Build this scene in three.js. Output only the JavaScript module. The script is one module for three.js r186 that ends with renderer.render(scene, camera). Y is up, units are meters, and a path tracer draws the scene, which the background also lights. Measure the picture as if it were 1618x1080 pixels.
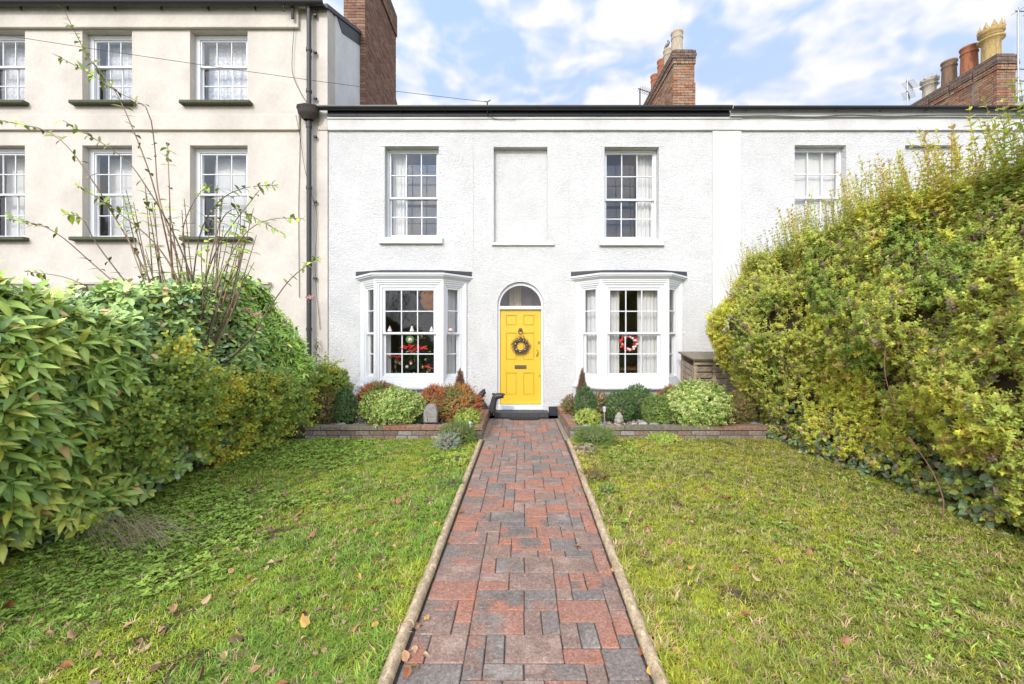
import * as THREE from 'three';
import { mergeGeometries } from 'three/addons/utils/BufferGeometryUtils.js';

// ---------------------------------------------------------------- camera, sky, sun, exposure
const scene = new THREE.Scene();
const camera = new THREE.PerspectiveCamera(80.31, 1618 / 1080, 0.05, 2000);
const EYE = 1.6, FOC = 640, CX = 815, CY = 538;            // eye height, focal length and optical centre of the photograph
camera.position.set(0, EYE, 0);
camera.lookAt(0, EYE, -10);
camera.setViewOffset(1618, 1080, -6, 2, 1618, 1080);       // slight lens shift
camera.updateProjectionMatrix();

const renderer = new THREE.WebGLRenderer({ antialias: true });
renderer.setSize(1024, 684);
renderer.toneMapping = THREE.LinearToneMapping;
renderer.toneMappingExposure = 1.79;
renderer.shadowMap.enabled = true;

const D2R = Math.PI / 180;
const SUN_AZ = 20 * D2R, SUN_EL = 33 * D2R;                // sun stands behind the camera, to its left, low winter sun
const SUN = new THREE.Vector3(-Math.sin(SUN_AZ) * Math.cos(SUN_EL), Math.sin(SUN_EL), Math.cos(SUN_AZ) * Math.cos(SUN_EL));
const sun = new THREE.DirectionalLight(new THREE.Color(1.0, 0.90, 0.77), 1.15);
sun.position.copy(SUN).multiplyScalar(60);
sun.castShadow = true; sun.shadow.radius = 9; sun.shadow.mapSize.set(2048, 2048);
Object.assign(sun.shadow.camera, { left: -20, right: 20, top: 20, bottom: -20, near: 1, far: 140 });
scene.add(sun); scene.add(sun.target);

// seeded random numbers and noise
function rng(seed) { let a = seed >>> 0; return () => { a = (a + 0x6D2B79F5) | 0; let t = Math.imul(a ^ (a >>> 15), 1 | a); t = (t + Math.imul(t ^ (t >>> 7), 61 | t)) ^ t; return ((t ^ (t >>> 14)) >>> 0) / 4294967296; }; }
function hash2(i, j, s) { let h = Math.imul(i, 374761393) ^ Math.imul(j, 668265263) ^ Math.imul(s, 2246822519); h = Math.imul(h ^ (h >>> 13), 1274126177); return ((h ^ (h >>> 16)) >>> 0) / 4294967296; }
const sm = (t) => t * t * (3 - 2 * t);
const clamp = (x, a = 0, b = 1) => Math.min(b, Math.max(a, x));
const lerp = (a, b, t) => a + (b - a) * t;
const sstep = (a, b, x) => sm(clamp((x - a) / (b - a)));
function vnoise(x, y, s = 0, per = 0) {
  const xi = Math.floor(x), yi = Math.floor(y), fx = sm(x - xi), fy = sm(y - yi);
  const w = per ? (k) => ((k % per) + per) % per : (k) => k;
  const a = hash2(w(xi), w(yi), s), b = hash2(w(xi + 1), w(yi), s), c = hash2(w(xi), w(yi + 1), s), d = hash2(w(xi + 1), w(yi + 1), s);
  return a + (b - a) * fx + (c - a) * fy + (a - b - c + d) * fx * fy;
}
function fbm(x, y, s = 0, oct = 4, per = 0) { let v = 0, a = 0.5, n = 0; for (let o = 0; o < oct; o++) { v += a * vnoise(x, y, s + o * 17, per); n += a; a *= 0.5; x *= 2; y *= 2; per *= 2; } return v / n; }

// sky: pale winter blue with a broken sheet of thin white cloud, brighter round the veiled sun, plus a wide glow added as frontal fill
{
  const W = 2048, H = 1024, data = new Float32Array(W * H * 4);
  for (let j = 0; j < H; j++) {
    const el = ((j + 0.5) / H - 0.5) * Math.PI, y = Math.sin(el), ce = Math.cos(el);
    for (let i = 0; i < W; i++) {
      const az = ((i + 0.5) / W - 0.5) * 2 * Math.PI, x = ce * Math.cos(az), z = ce * Math.sin(az), o = (j * W + i) * 4;
      if (y < -0.02) { data[o] = 0.30; data[o + 1] = 0.31; data[o + 2] = 0.31; data[o + 3] = 1; continue; }
      const k = 1 / (Math.max(y, 0) + 0.16), px = x * k * 4.4 + 11.3, pz = z * k * 5.4 + 4.1;
      const wx = fbm(px * 0.8, pz * 0.8, 5, 3) - 0.5, wz = fbm(px * 0.8, pz * 0.8, 9, 3) - 0.5;
      let c = fbm(px + wx * 1.6 + pz * 0.35, pz + wz * 1.6, 21, 6);
      c = c * 0.62 + fbm(px * 3.6 + wx * 3, pz * 3.6 + wz * 2, 33, 5) * 0.38;
      const low = 1 - sstep(0.1, 0.7, y);
      const cover = sstep(0.36 - 0.05 * low, 0.62 - 0.04 * low, c), veil = 0.27 + 0.25 * low;
      const a = clamp(veil + cover * (1 - veil));
      const bl = [lerp(0.175, 0.24, low), lerp(0.305, 0.36, low), lerp(0.54, 0.56, low)];
      const tx = 0.50 + 0.07 * sstep(0.45, 0.75, c);
      const cl = [tx * 0.985, tx * 0.99, tx * 1.02];
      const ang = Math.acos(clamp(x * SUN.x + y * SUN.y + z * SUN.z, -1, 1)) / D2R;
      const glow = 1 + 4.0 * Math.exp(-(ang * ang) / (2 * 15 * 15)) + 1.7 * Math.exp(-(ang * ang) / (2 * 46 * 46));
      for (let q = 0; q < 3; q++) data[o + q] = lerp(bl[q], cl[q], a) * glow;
      data[o + 3] = 1;
    }
  }
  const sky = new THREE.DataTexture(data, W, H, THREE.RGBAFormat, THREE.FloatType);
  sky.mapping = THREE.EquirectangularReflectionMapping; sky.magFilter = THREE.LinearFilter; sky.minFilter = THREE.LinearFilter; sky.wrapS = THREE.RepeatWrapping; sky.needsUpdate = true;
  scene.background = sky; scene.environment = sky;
}

// ---------------------------------------------------------------- helpers
const ZF = -8.65, S = FOC / 8.65;                           // the house fronts stand 8.65 m away
const WX = (px) => (px - CX) / S, WY = (py) => EYE + (CY - py) / S;
const AT = (px, py, d) => new THREE.Vector3((px - CX) / FOC * d, EYE + (CY - py) / FOC * d, -d);
const V = (x, y, z) => new THREE.Vector3(x, y, z);
const rgb = (r, g, b) => new THREE.Color().setRGB(r, g, b);

const taken = new Map();
function numbered(name) { const n = taken.get(name) || 0; taken.set(name, n + 1); return n ? name + '_' + String(n).padStart(3, '0') : name; }
function shadowed(o) { o.castShadow = true; o.receiveShadow = true; return o; }
function tag(o, label, category, group, kind) { if (label) o.userData.label = label; if (category) o.userData.category = category; if (group) o.userData.group = group; if (kind) o.userData.kind = kind; return o; }
function thing(name, label, category, pos = [0, 0, 0], group) { const o = new THREE.Group(); o.name = numbered(name); o.position.set(...pos); scene.add(o); return tag(o, label, category, group); }
function sub(name, parent) { const o = new THREE.Group(); o.name = name; parent.add(o); return o; }
function put(name, geo, mat, parent = scene) { const m = shadowed(new THREE.Mesh(Array.isArray(geo) ? join(geo) : geo, mat)); m.name = parent === scene ? numbered(name) : name; parent.add(m); return m; }
function inst(name, geo, mat, list, parent, kind = 'stuff') {
  const m = new THREE.InstancedMesh(geo, mat, list.length); m.name = parent === scene ? numbered(name) : name;
  list.forEach((it, i) => { m.setMatrixAt(i, it.m); if (it.c) m.setColorAt(i, it.c); });
  shadowed(m); if (kind) m.userData.kind = kind; parent.add(m); return m;
}
function flat(g) { return g.index ? g.toNonIndexed() : g; }
function join(list) {
  const l = list.map((g) => { g = flat(g); for (const k of Object.keys(g.attributes)) if (!['position', 'normal', 'uv', 'color'].includes(k)) g.deleteAttribute(k); return g; });
  const col = l.some((g) => g.attributes.color);
  for (const g of l) { if (!g.attributes.uv) boxUV(g); if (col && !g.attributes.color) paint(g, 1, 1, 1); if (!g.attributes.normal) g.computeVertexNormals(); }
  return mergeGeometries(l, false);
}
function paint(g, r, gg, b) { const n = g.attributes.position.count, a = new Float32Array(n * 3); for (let i = 0; i < n; i++) { a[3 * i] = r; a[3 * i + 1] = gg; a[3 * i + 2] = b; } g.setAttribute('color', new THREE.BufferAttribute(a, 3)); return g; }
// texture coordinates in metres, from the face each triangle looks out of
function boxUV(g, ou = 0, ov = 0) {
  g = flat(g); const p = g.attributes.position, n = p.count, uv = new Float32Array(n * 2), a = V(), b = V(), c = V();
  for (let i = 0; i < n; i += 3) {
    a.fromBufferAttribute(p, i); b.fromBufferAttribute(p, i + 1); c.fromBufferAttribute(p, i + 2);
    const nn = b.clone().sub(a).cross(c.clone().sub(a)), ax = Math.abs(nn.x), ay = Math.abs(nn.y), az = Math.abs(nn.z);
    for (let k = 0; k < 3; k++) {
      const q = [a, b, c][k]; let u, v;
      if (az >= ax && az >= ay) { u = q.x; v = q.y; } else if (ax >= ay) { u = q.z + 3.7; v = q.y; } else { u = q.x; v = q.z + 1.3; }
      uv[(i + k) * 2] = u + ou; uv[(i + k) * 2 + 1] = v + ov;
    }
  }
  g.setAttribute('uv', new THREE.BufferAttribute(uv, 2)); return g;
}
function tris(list) { const g = new THREE.BufferGeometry(); g.setAttribute('position', new THREE.Float32BufferAttribute(list, 3)); g.computeVertexNormals(); return g; }
// box with chamfered edges between two corners
function cbox(x0, x1, y0, y1, z0, z1, c = 0.004) {
  const h = [(x1 - x0) / 2, (y1 - y0) / 2, (z1 - z0) / 2].map(Math.abs), m = [(x0 + x1) / 2, (y0 + y1) / 2, (z0 + z1) / 2];
  c = Math.min(c, ...h.map((k) => k * 0.45));
  const out = [], pt = (s, f) => s.map((q, i) => q * (i === f ? h[i] : h[i] - c));
  const tri = (a, b, d) => {
    const u = b.map((q, i) => q - a[i]), w = d.map((q, i) => q - a[i]);
    const n = [u[1] * w[2] - u[2] * w[1], u[2] * w[0] - u[0] * w[2], u[0] * w[1] - u[1] * w[0]];
    const dot = n[0] * (a[0] + b[0] + d[0]) / h[0] + n[1] * (a[1] + b[1] + d[1]) / h[1] + n[2] * (a[2] + b[2] + d[2]) / h[2];
    for (const q of dot < 0 ? [a, d, b] : [a, b, d]) out.push(q[0] + m[0], q[1] + m[1], q[2] + m[2]);
  };
  const quad = (a, b, d, e) => { tri(a, b, d); tri(a, d, e); };
  for (let f = 0; f < 3; f++) for (const s of [-1, 1]) {
    const u = (f + 1) % 3, v = (f + 2) % 3, q = (a, b) => { const t = [0, 0, 0]; t[f] = s; t[u] = a; t[v] = b; return pt(t, f); };
    quad(q(-1, -1), q(1, -1), q(1, 1), q(-1, 1));
    for (const r of [-1, 1]) { const e = (a, k) => { const t = [0, 0, 0]; t[f] = s; t[u] = r; t[v] = a; return pt(t, k); }; quad(e(-1, f), e(1, f), e(1, u), e(-1, u)); }
  }
  for (const a of [-1, 1]) for (const b of [-1, 1]) for (const d of [-1, 1]) tri(pt([a, b, d], 0), pt([a, b, d], 1), pt([a, b, d], 2));
  return boxUV(tris(out));
}
function box(x0, x1, y0, y1, z0, z1) { const g = new THREE.BoxGeometry(x1 - x0, y1 - y0, z1 - z0); g.translate((x0 + x1) / 2, (y0 + y1) / 2, (z0 + z1) / 2); return boxUV(g); }
function tube(pts, r0, r1 = r0, seg = 8, rad = 6, closed = false) {
  const cv = pts.length > 2 ? new THREE.CatmullRomCurve3(pts, closed) : new THREE.LineCurve3(pts[0], pts[1]);
  const g = new THREE.TubeGeometry(cv, seg, 1, rad, closed), p = g.attributes.position, q = V();
  for (let i = 0; i <= seg; i++) { const c = cv.getPointAt(i / seg), r = lerp(r0, r1, i / seg); for (let j = 0; j <= rad; j++) { const k = i * (rad + 1) + j; q.fromBufferAttribute(p, k).sub(c).multiplyScalar(r).add(c); p.setXYZ(k, q.x, q.y, q.z); } }
  return flat(g);
}
function lathe(prof, seg = 20) { return flat(new THREE.LatheGeometry(prof.map(([r, y]) => new THREE.Vector2(r, y)), seg)); }
function at(g, x, y, z, ry = 0) { if (ry) g.rotateY(ry); g.translate(x, y, z); return g; }
function poly(pts) { const s = new THREE.Shape(); pts.forEach(([x, y], i) => (i ? s.lineTo(x, y) : s.moveTo(x, y))); s.closePath(); return s; }
function extrude(shape, z0, z1, seg = 16) { const g = new THREE.ExtrudeGeometry(shape, { depth: z1 - z0, bevelEnabled: false, curveSegments: seg }); g.translate(0, 0, z0); return boxUV(g); }
function prism(pts, y0, y1) { const g = new THREE.ExtrudeGeometry(poly(pts.map(([x, z]) => [x, -z])), { depth: y1 - y0, bevelEnabled: false }); g.rotateX(-Math.PI / 2); g.translate(0, y0, 0); return boxUV(g); }
function hole(shape, x0, x1, y0, y1) { const h = new THREE.Path(); h.moveTo(x0, y0); h.lineTo(x0, y1); h.lineTo(x1, y1); h.lineTo(x1, y0); h.closePath(); shape.holes.push(h); }

// ---------------------------------------------------------------- materials
function tex(size, tile, fn, srgb = true) {
  const d = new Uint8Array(size * size * 4);
  for (let j = 0; j < size; j++) for (let i = 0; i < size; i++) { const c = fn((i + 0.5) / size, (j + 0.5) / size), o = (j * size + i) * 4; for (let q = 0; q < 3; q++) d[o + q] = clamp(Array.isArray(c) ? c[q] : c) * 255; d[o + 3] = 255; }
  const t = new THREE.DataTexture(d, size, size); t.wrapS = t.wrapT = THREE.RepeatWrapping; t.magFilter = THREE.LinearFilter; t.minFilter = THREE.LinearMipmapLinearFilter; t.generateMipmaps = true;
  t.repeat.set(1 / tile, 1 / tile); if (srgb) t.colorSpace = THREE.SRGBColorSpace; t.needsUpdate = true; return t;
}
const mat = (color, rough = 0.8, more = {}) => new THREE.MeshStandardMaterial({ color, roughness: rough, ...more });
const leafMat = (color, rough = 0.9, tr = 0.3) => new THREE.MeshPhysicalMaterial({ color, roughness: rough, transmission: tr, thickness: 0, specularIntensity: 0.4, side: THREE.DoubleSide, vertexColors: true });
const glossLeaf = (color, rough = 0.42) => new THREE.MeshPhysicalMaterial({ color, roughness: rough, specularIntensity: 0.7, side: THREE.DoubleSide, vertexColors: true });

const tGrain = tex(512, 0.6, (u, v) => { const n = 0.80 + 0.3 * (fbm(u * 24, v * 24, 3, 4, 24) - 0.5) + 0.22 * (vnoise(u * 190, v * 190, 8, 190) - 0.5); return [n, n, n]; });
const tPatch = tex(512, 2.6, (u, v) => { const n = 0.93 + 0.16 * (fbm(u * 5, v * 5, 13, 5, 5) - 0.5) + 0.05 * (fbm(u * 60, v * 60, 14, 2, 60) - 0.5); return [n, n * 0.995, n * 0.985]; });
const tStuccoH = tex(1024, 1.35, (u, v) => { const r = 1 - Math.abs(2 * fbm(u * 56, v * 56, 42, 3, 56) - 1); return 0.55 * r * r + 0.3 * fbm(u * 84, v * 84, 43, 2, 84) + 0.15 * vnoise(u * 180, v * 180, 44, 180); }, false);
const tStucco = tex(512, 3.1, (u, v) => { const n = 0.965 + 0.07 * (fbm(u * 9, v * 9, 51, 4, 9) - 0.5) + 0.05 * (fbm(u * 110, v * 110, 52, 2, 110) - 0.5); return [n, n * 0.997, n * 0.992]; });
const tWood = tex(256, 0.5, (u, v) => { const n = 0.72 + 0.5 * (fbm(u * 3, v * 60, 61, 4, 0) - 0.5) ; return [n, n * 0.98, n * 0.95]; });

const M = {};
M.stucco = mat(rgb(0.70, 0.69, 0.675), 0.9, { map: tStucco, bumpMap: tStuccoH, bumpScale: 0.02 });
M.white = mat(rgb(0.70, 0.70, 0.705), 0.42);
M.whiteSm = mat(rgb(0.73, 0.72, 0.705), 0.75, { map: tPatch });
M.cream = mat(rgb(0.665, 0.605, 0.535), 0.85, { map: tPatch });
M.creamTrim = mat(rgb(0.60, 0.52, 0.44), 0.85, { map: tPatch });
M.sideWall = mat(rgb(0.82, 0.81, 0.81), 0.9, { map: tPatch });
M.mossSill = mat(rgb(0.16, 0.17, 0.10), 0.95, { map: tGrain, bumpMap: tGrain, bumpScale: 0.01 });
M.black = mat(rgb(0.016, 0.016, 0.018), 0.38);
M.iron = mat(rgb(0.035, 0.032, 0.034), 0.5);
M.rustIron = mat(rgb(0.075, 0.055, 0.048), 0.8, { map: tGrain });
M.lead = mat(rgb(0.075, 0.075, 0.082), 0.6, { map: tGrain });
M.slate = mat(rgb(0.07, 0.07, 0.078), 0.6, { map: tGrain });
M.tarPlinth = mat(rgb(0.025, 0.027, 0.034), 0.55);
M.yellow = mat(rgb(0.69, 0.44, 0.026), 0.38);
M.brass = mat(rgb(0.42, 0.27, 0.10), 0.35, { metalness: 0.85 });
M.bronze = mat(rgb(0.14, 0.085, 0.05), 0.5, { metalness: 0.4 });
M.glass = new THREE.MeshPhysicalMaterial({ color: 0xffffff, roughness: 0, transmission: 1, thickness: 0, ior: 1.52, side: THREE.DoubleSide });
M.curtain = new THREE.MeshPhysicalMaterial({ color: rgb(0.78, 0.77, 0.74), roughness: 1, transmission: 0.3, thickness: 0, side: THREE.DoubleSide });
const tLace = tex(256, 0.5, (u, v) => { const g = Math.abs(Math.sin(u * Math.PI * 8) * Math.sin(v * Math.PI * 8)), n = 0.80 + 0.14 * sstep(0.2, 0.7, fbm(u * 30, v * 30, 71, 3, 30)) + 0.05 * (g > 0.5 ? 1 : 0); return [n, n, n * 1.01]; });
M.lace = new THREE.MeshPhysicalMaterial({ color: rgb(0.84, 0.84, 0.84), map: tLace, roughness: 1, transmission: 0.25, thickness: 0, side: THREE.DoubleSide });
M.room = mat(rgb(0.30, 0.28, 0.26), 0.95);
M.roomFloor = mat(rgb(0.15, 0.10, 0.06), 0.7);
M.mortar = mat(rgb(0.40, 0.35, 0.29), 0.95, { map: tGrain });
M.mortarOld = mat(rgb(0.17, 0.15, 0.12), 0.95, { map: tGrain });
const brickTones = (list) => list.map((c) => mat(rgb(...c), 0.92, { map: tGrain, bumpMap: tGrain, bumpScale: 0.004 }));
M.bricks = brickTones([[0.58, 0.27, 0.145], [0.60, 0.33, 0.19], [0.50, 0.24, 0.14], [0.58, 0.39, 0.25], [0.38, 0.19, 0.12], [0.46, 0.31, 0.20]]);
M.bricksDark = brickTones([[0.36, 0.18, 0.115], [0.42, 0.22, 0.14], [0.30, 0.155, 0.11], [0.46, 0.28, 0.18]]);
M.bricksSooty = brickTones([[0.27, 0.19, 0.14], [0.36, 0.22, 0.15], [0.21, 0.16, 0.125]]);
M.bricksBed = brickTones([[0.36, 0.29, 0.23], [0.43, 0.35, 0.28], [0.29, 0.22, 0.17], [0.38, 0.25, 0.18], [0.48, 0.43, 0.38]]);
M.coping = brickTones([[0.52, 0.25, 0.15], [0.46, 0.23, 0.14], [0.44, 0.26, 0.18]]);
M.copingOld = brickTones([[0.31, 0.26, 0.19], [0.37, 0.29, 0.20], [0.27, 0.24, 0.17]]);
M.potBuff = mat(rgb(0.62, 0.46, 0.28), 0.85, { map: tGrain });
M.potCream = mat(rgb(0.70, 0.58, 0.42), 0.85, { map: tGrain });
M.potStone = mat(rgb(0.70, 0.63, 0.50), 0.9, { map: tGrain });
M.potRed = mat(rgb(0.52, 0.19, 0.085), 0.85, { map: tGrain });
M.potYellow = mat(rgb(0.68, 0.46, 0.17), 0.8, { map: tGrain });
M.potBrown = mat(rgb(0.33, 0.20, 0.12), 0.9, { map: tGrain });
M.steel = mat(rgb(0.45, 0.45, 0.46), 0.45, { metalness: 0.7 });
M.aerial = mat(rgb(0.16, 0.16, 0.17), 0.6);
M.cable = mat(rgb(0.045, 0.04, 0.04), 0.7);
M.wood = mat(rgb(0.66, 0.54, 0.42), 0.9, { map: tWood, bumpMap: tWood, bumpScale: 0.004 });
M.woodPale = mat(rgb(0.70, 0.56, 0.39), 0.9, { map: tWood });
M.felt = mat(rgb(0.36, 0.30, 0.21), 1, { map: tGrain });
M.bark = mat(rgb(0.19, 0.125, 0.09), 0.9, { map: tGrain });
M.barkDark = mat(rgb(0.055, 0.042, 0.033), 0.95);
M.treeBark = mat(rgb(0.05, 0.043, 0.036), 0.95);
// ---------------------------------------------------------------- ground
{
  const tGround = tex(512, 3, (u, v) => { const n = fbm(u * 12, v * 12, 81, 5, 12), k = fbm(u * 60, v * 60, 82, 3, 60); return [0.36 + 0.25 * (n - 0.5) + 0.2 * (k - 0.5), 0.37 + 0.2 * (n - 0.5) + 0.2 * (k - 0.5), 0.20 + 0.1 * (k - 0.5)]; });
  const g = boxUV(new THREE.PlaneGeometry(900, 900).rotateX(-Math.PI / 2)); g.translate(0, -0.09, 0);
  tag(put('ground', g, mat(rgb(0.6, 0.6, 0.6), 1, { map: tGround })), 'plain grassy ground stretching away round the gardens', 'ground', null, 'structure');
}

// ---------------------------------------------------------------- windows
const unitPane = new THREE.PlaneGeometry(1, 1);
const wr = rng(77);
function ring(x0, x1, y0, y1, w, z0, z1, wb = w, c = 0.004) { return [cbox(x0, x0 + w, y0, y1, z0, z1, c), cbox(x1 - w, x1, y0, y1, z0, z1, c), cbox(x0 + w, x1 - w, y1 - w, y1, z0 + 0.0005, z1 - 0.0005, c), cbox(x0 + w, x1 - w, y0, y0 + wb, z0 + 0.0005, z1 - 0.0005, c)]; }
function pane(g, x0, x1, y0, y1, z) { const m = put('pane', unitPane, M.glass, g); m.position.set((x0 + x1) / 2, (y0 + y1) / 2, z); m.scale.set(x1 - x0, y1 - y0, 1); m.rotation.set((wr() - 0.5) * 0.010, (wr() - 0.5) * 0.012, 0); return m; }
function sash(g, x0, x1, y0, y1, z, cols, rows, sw, rb) {           // one sliding sash with its glazing bars and panes
  const bars = ring(x0, x1, y0, y1, sw, z - 0.038, z, rb), a0 = x0 + sw, a1 = x1 - sw, b0 = y0 + rb, b1 = y1 - sw, bw = 0.011;
  for (let i = 1; i < cols; i++) { const x = lerp(a0, a1, i / cols); bars.push(cbox(x - bw, x + bw, b0, b1, z - 0.03, z - 0.003)); }
  for (let j = 1; j < rows; j++) { const y = lerp(b0, b1, j / rows); bars.push(cbox(a0, a1, y - bw, y + bw, z - 0.0295, z - 0.0035)); }
  put('sash', bars, M.white, g);
  for (let i = 0; i < cols; i++) for (let j = 0; j < rows; j++) pane(g, lerp(a0, a1, i / cols), lerp(a0, a1, (i + 1) / cols), lerp(b0, b1, j / rows), lerp(b0, b1, (j + 1) / rows), z - 0.018);
}
function sashWindow(g, x0, x1, y0, y1, o) {                         // z = 0 is the face of the box frame
  const { fw = 0.05, sw = 0.035, cols = 3, up = 2, low = 2, meet = (y0 + y1) / 2, steps = 0, rb = 0.07 } = o;
  let fr = []; let i0 = 0;
  for (let k = 0; k < steps; k++) { fr.push(...ring(x0 + i0, x1 - i0, y0 + i0, y1 - i0, 0.04, -0.1, -k * 0.018)); i0 += 0.04; }
  fr.push(...ring(x0 + i0, x1 - i0, y0 + i0, y1 - i0, fw, -0.13, -steps * 0.018 - 0.002));
  put('frame', fr, M.white, g);
  const t = i0 + fw, zz = -steps * 0.018 - 0.02;
  sash(g, x0 + t, x1 - t, meet - 0.022, y1 - t, zz, cols, up, sw, 0.044);
  sash(g, x0 + t, x1 - t, y0 + t, meet + 0.022, zz - 0.042, cols, low, sw, rb);
}
function cloth(x0, x1, y0, y1, folds, amp, seed) {                  // a gathered curtain hanging in folds
  const n = Math.max(24, folds * 8), m = 10, r = rng(seed), ph = r() * 9, g = new THREE.PlaneGeometry(x1 - x0, y1 - y0, n, m), p = g.attributes.position;
  for (let i = 0; i < p.count; i++) { const u = p.getX(i) / (x1 - x0) + 0.5, v = p.getY(i) / (y1 - y0) + 0.5, f = u * folds * 6.283 + ph + 0.5 * Math.sin(u * 7 + ph); p.setZ(i, amp * (0.55 + 0.45 * (1 - v)) * (Math.sin(f) + 0.35 * Math.sin(2.3 * f + v * 2)) + 0.01 * Math.sin(v * 5 + u * 9)); }
  g.translate((x0 + x1) / 2, (y0 + y1) / 2, 0); g.computeVertexNormals(); return g;
}
function curtain(label, group, x0, x1, y0, y1, z, folds = 5, amp = 0.02, m = M.curtain, turn = null) {
  const c = put('curtain', cloth(x0, x1, y0, y1, folds, amp, Math.round(x0 * 971 + y0 * 331 + 5000)), m);
  if (turn) { c.position.copy(turn.p); c.rotation.y = turn.a; } else c.position.z = z;
  return tag(c, label, 'curtain', group);
}

// ---------------------------------------------------------------- brickwork
const brickUnits = [0, 1, 2].map((k) => { const r = rng(900 + k), g = cbox(-0.5, 0.5, -0.5, 0.5, -0.5, 0.5, 0.05), p = g.attributes.position; const mv = new Map(); for (let i = 0; i < p.count; i++) { const key = [p.getX(i), p.getY(i), p.getZ(i)].map((q) => q.toFixed(2)).join(); if (!mv.has(key)) mv.set(key, [(r() - 0.5) * 0.02, (r() - 0.5) * 0.05, (r() - 0.5) * 0.03]); const d = mv.get(key); p.setXYZ(i, p.getX(i) + d[0], p.getY(i) + d[1], p.getZ(i) + d[2]); } g.computeVertexNormals(); const uv = g.attributes.uv; for (let i = 0; i < uv.count; i++) uv.setXY(i, uv.getX(i) * 0.22 + k * 0.31, uv.getY(i) * 0.07 + k * 0.17); return g; });
class Bricks {                                                      // first `left` bricks become meshes of their own, the rest one mass
  constructor(parent, left, seed) { this.parent = parent; this.left = left; this.r = rng(seed); this.rest = new Map(); this.name = 'brick'; }
  add(cx, cy, cz, lx, ly, lz, m) {
    const k = Math.floor(this.r() * 3), jig = (this.r() - 0.5) * 0.005;
    if (this.left-- > 0) { const b = put(this.name, brickUnits[k], m, this.parent); b.position.set(cx, cy, cz); b.scale.set(lx, ly, lz); b.rotation.z = jig; return b; }
    const g = brickUnits[k].clone(); g.scale(lx, ly, lz); g.translate(cx, cy, cz); if (!this.rest.has(m)) this.rest.set(m, []); this.rest.get(m).push(g);
  }
  row(axis, a0, a1, y, h, face, depth, out, tones, off, len = 0.215, j = 0.010) {   // a course along x or z; face = plane, out = +1/-1 outward
    let a = a0 - off; while (a < a1 - 0.01) { const s = Math.max(a, a0), e = Math.min(a + len, a1); if (e - s > 0.025) { const m = tones[Math.floor(this.r() * tones.length)], pr = (this.r() - 0.5) * 0.006, c = face + out * (pr - depth / 2); axis === 'x' ? this.add((s + e) / 2, y + h / 2, c, e - s, h, depth, m) : this.add(c, y + h / 2, (s + e) / 2, depth, h, e - s, m); } a += len + j; }
  }
  done(name = 'brickwork') { for (const [m, l] of this.rest) { const o = put(name, mergeGeometries(l), m, this.parent); o.userData.kind = 'stuff'; } }
}
function stack(parent, o) {                                         // chimney stack with oversailing top courses; side = which flank shows
  const { x0, x1, zf, zb, y0, y1, side, tones, capTones, left, seed, caps, grooves = [] } = o, g = sub('chimney_stack', parent), P = 0.075;
  put('mortar_core', box(x0 + 0.012, x1 - 0.012, y0, y1 - 0.012, zb + 0.012, zf - 0.012), M.mortar, g);
  const B = new Bricks(g, left, seed), n = Math.round((y1 - y0) / P), rows = [];
  for (let k = 0; k < n; k++) { const e = caps(n - 1 - k); rows.push([y0 + k * P, e, n - 1 - k]); }
  rows.sort((a, b) => b[0] - a[0]);
  for (const [y, e, top] of rows) {
    const odd = top % 2, t = top < 4 ? capTones : tones;
    B.row('x', x0 - e, x1 + e, y, 0.066, zf + e, 0.1 + e, 1, t, odd ? 0.11 : 0, odd ? 0.215 : 0.1025 + 0.1125 * (top % 4 === 2));
    let z = zb;
    for (const cut of [...grooves, zf - 0.105 + e]) { B.row('z', z, cut - (cut === zf - 0.105 + e ? 0 : 0.03), y, 0.066, side > 0 ? x1 + e : x0 - e, 0.1 + e, side, t, odd ? 0.11 : 0); z = cut + 0.03; }
  }
  B.done(); put('flaunching', cbox(x0 + 0.02, x1 - 0.02, y1 - 0.01, y1 + 0.05, zb + 0.02, zf - 0.02, 0.02), M.mortarOld, g);
  return g;
}
const potProfile = (r, h) => [[r * 1.08, 0], [r * 1.1, 0.05], [r, 0.07], [r * 0.93, h * 0.72], [r * 0.95, h * 0.74], [r * 1.04, h * 0.76], [r * 1.04, h * 0.8], [r * 0.96, h * 0.82], [r * 0.96, h * 0.92], [r * 1.08, h * 0.94], [r * 1.08, h], [r * 0.86, h], [r * 0.82, h * 0.7], [0.001, h * 0.68]];
function pot(parent, x, y, z, r, h, m, label) { const p = put('chimney_pot', at(lathe(potProfile(r, h), 24), x, y, z), m, parent); if (label) p.userData.label = label; return p; }
function crownPot(parent, x, y, z, r, h, m, label, seg = 24) {
  const l = [at(lathe([[r * 0.9, 0], [r * 0.9, 0.04], [r * 0.74, 0.08], [r * 0.72, h * 0.5], [r * 1.0, h * 0.56], [r * 1.04, h * 0.6], [r * 0.78, h * 0.63], [r * 0.86, h * 0.72], [r * 1.0, h * 0.74], [r * 1.0, h * 0.84], [r * 0.86, h * 0.84], [r * 0.8, h * 0.6], [0.001, h * 0.58]], seg), x, y, z)];
  for (let k = 0; k < 10; k++) { const a = k / 10 * 6.283, c = new THREE.ConeGeometry(r * 0.26, h * 0.17, 4); c.scale(1, 1, 0.45); l.push(boxUV(at(c, 0, 0, r * 0.92).rotateY(a).translate(x, y + h * 0.915, z))); }
  const p = put('chimney_pot', l, m, parent); if (label) p.userData.label = label; return p;
}

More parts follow.
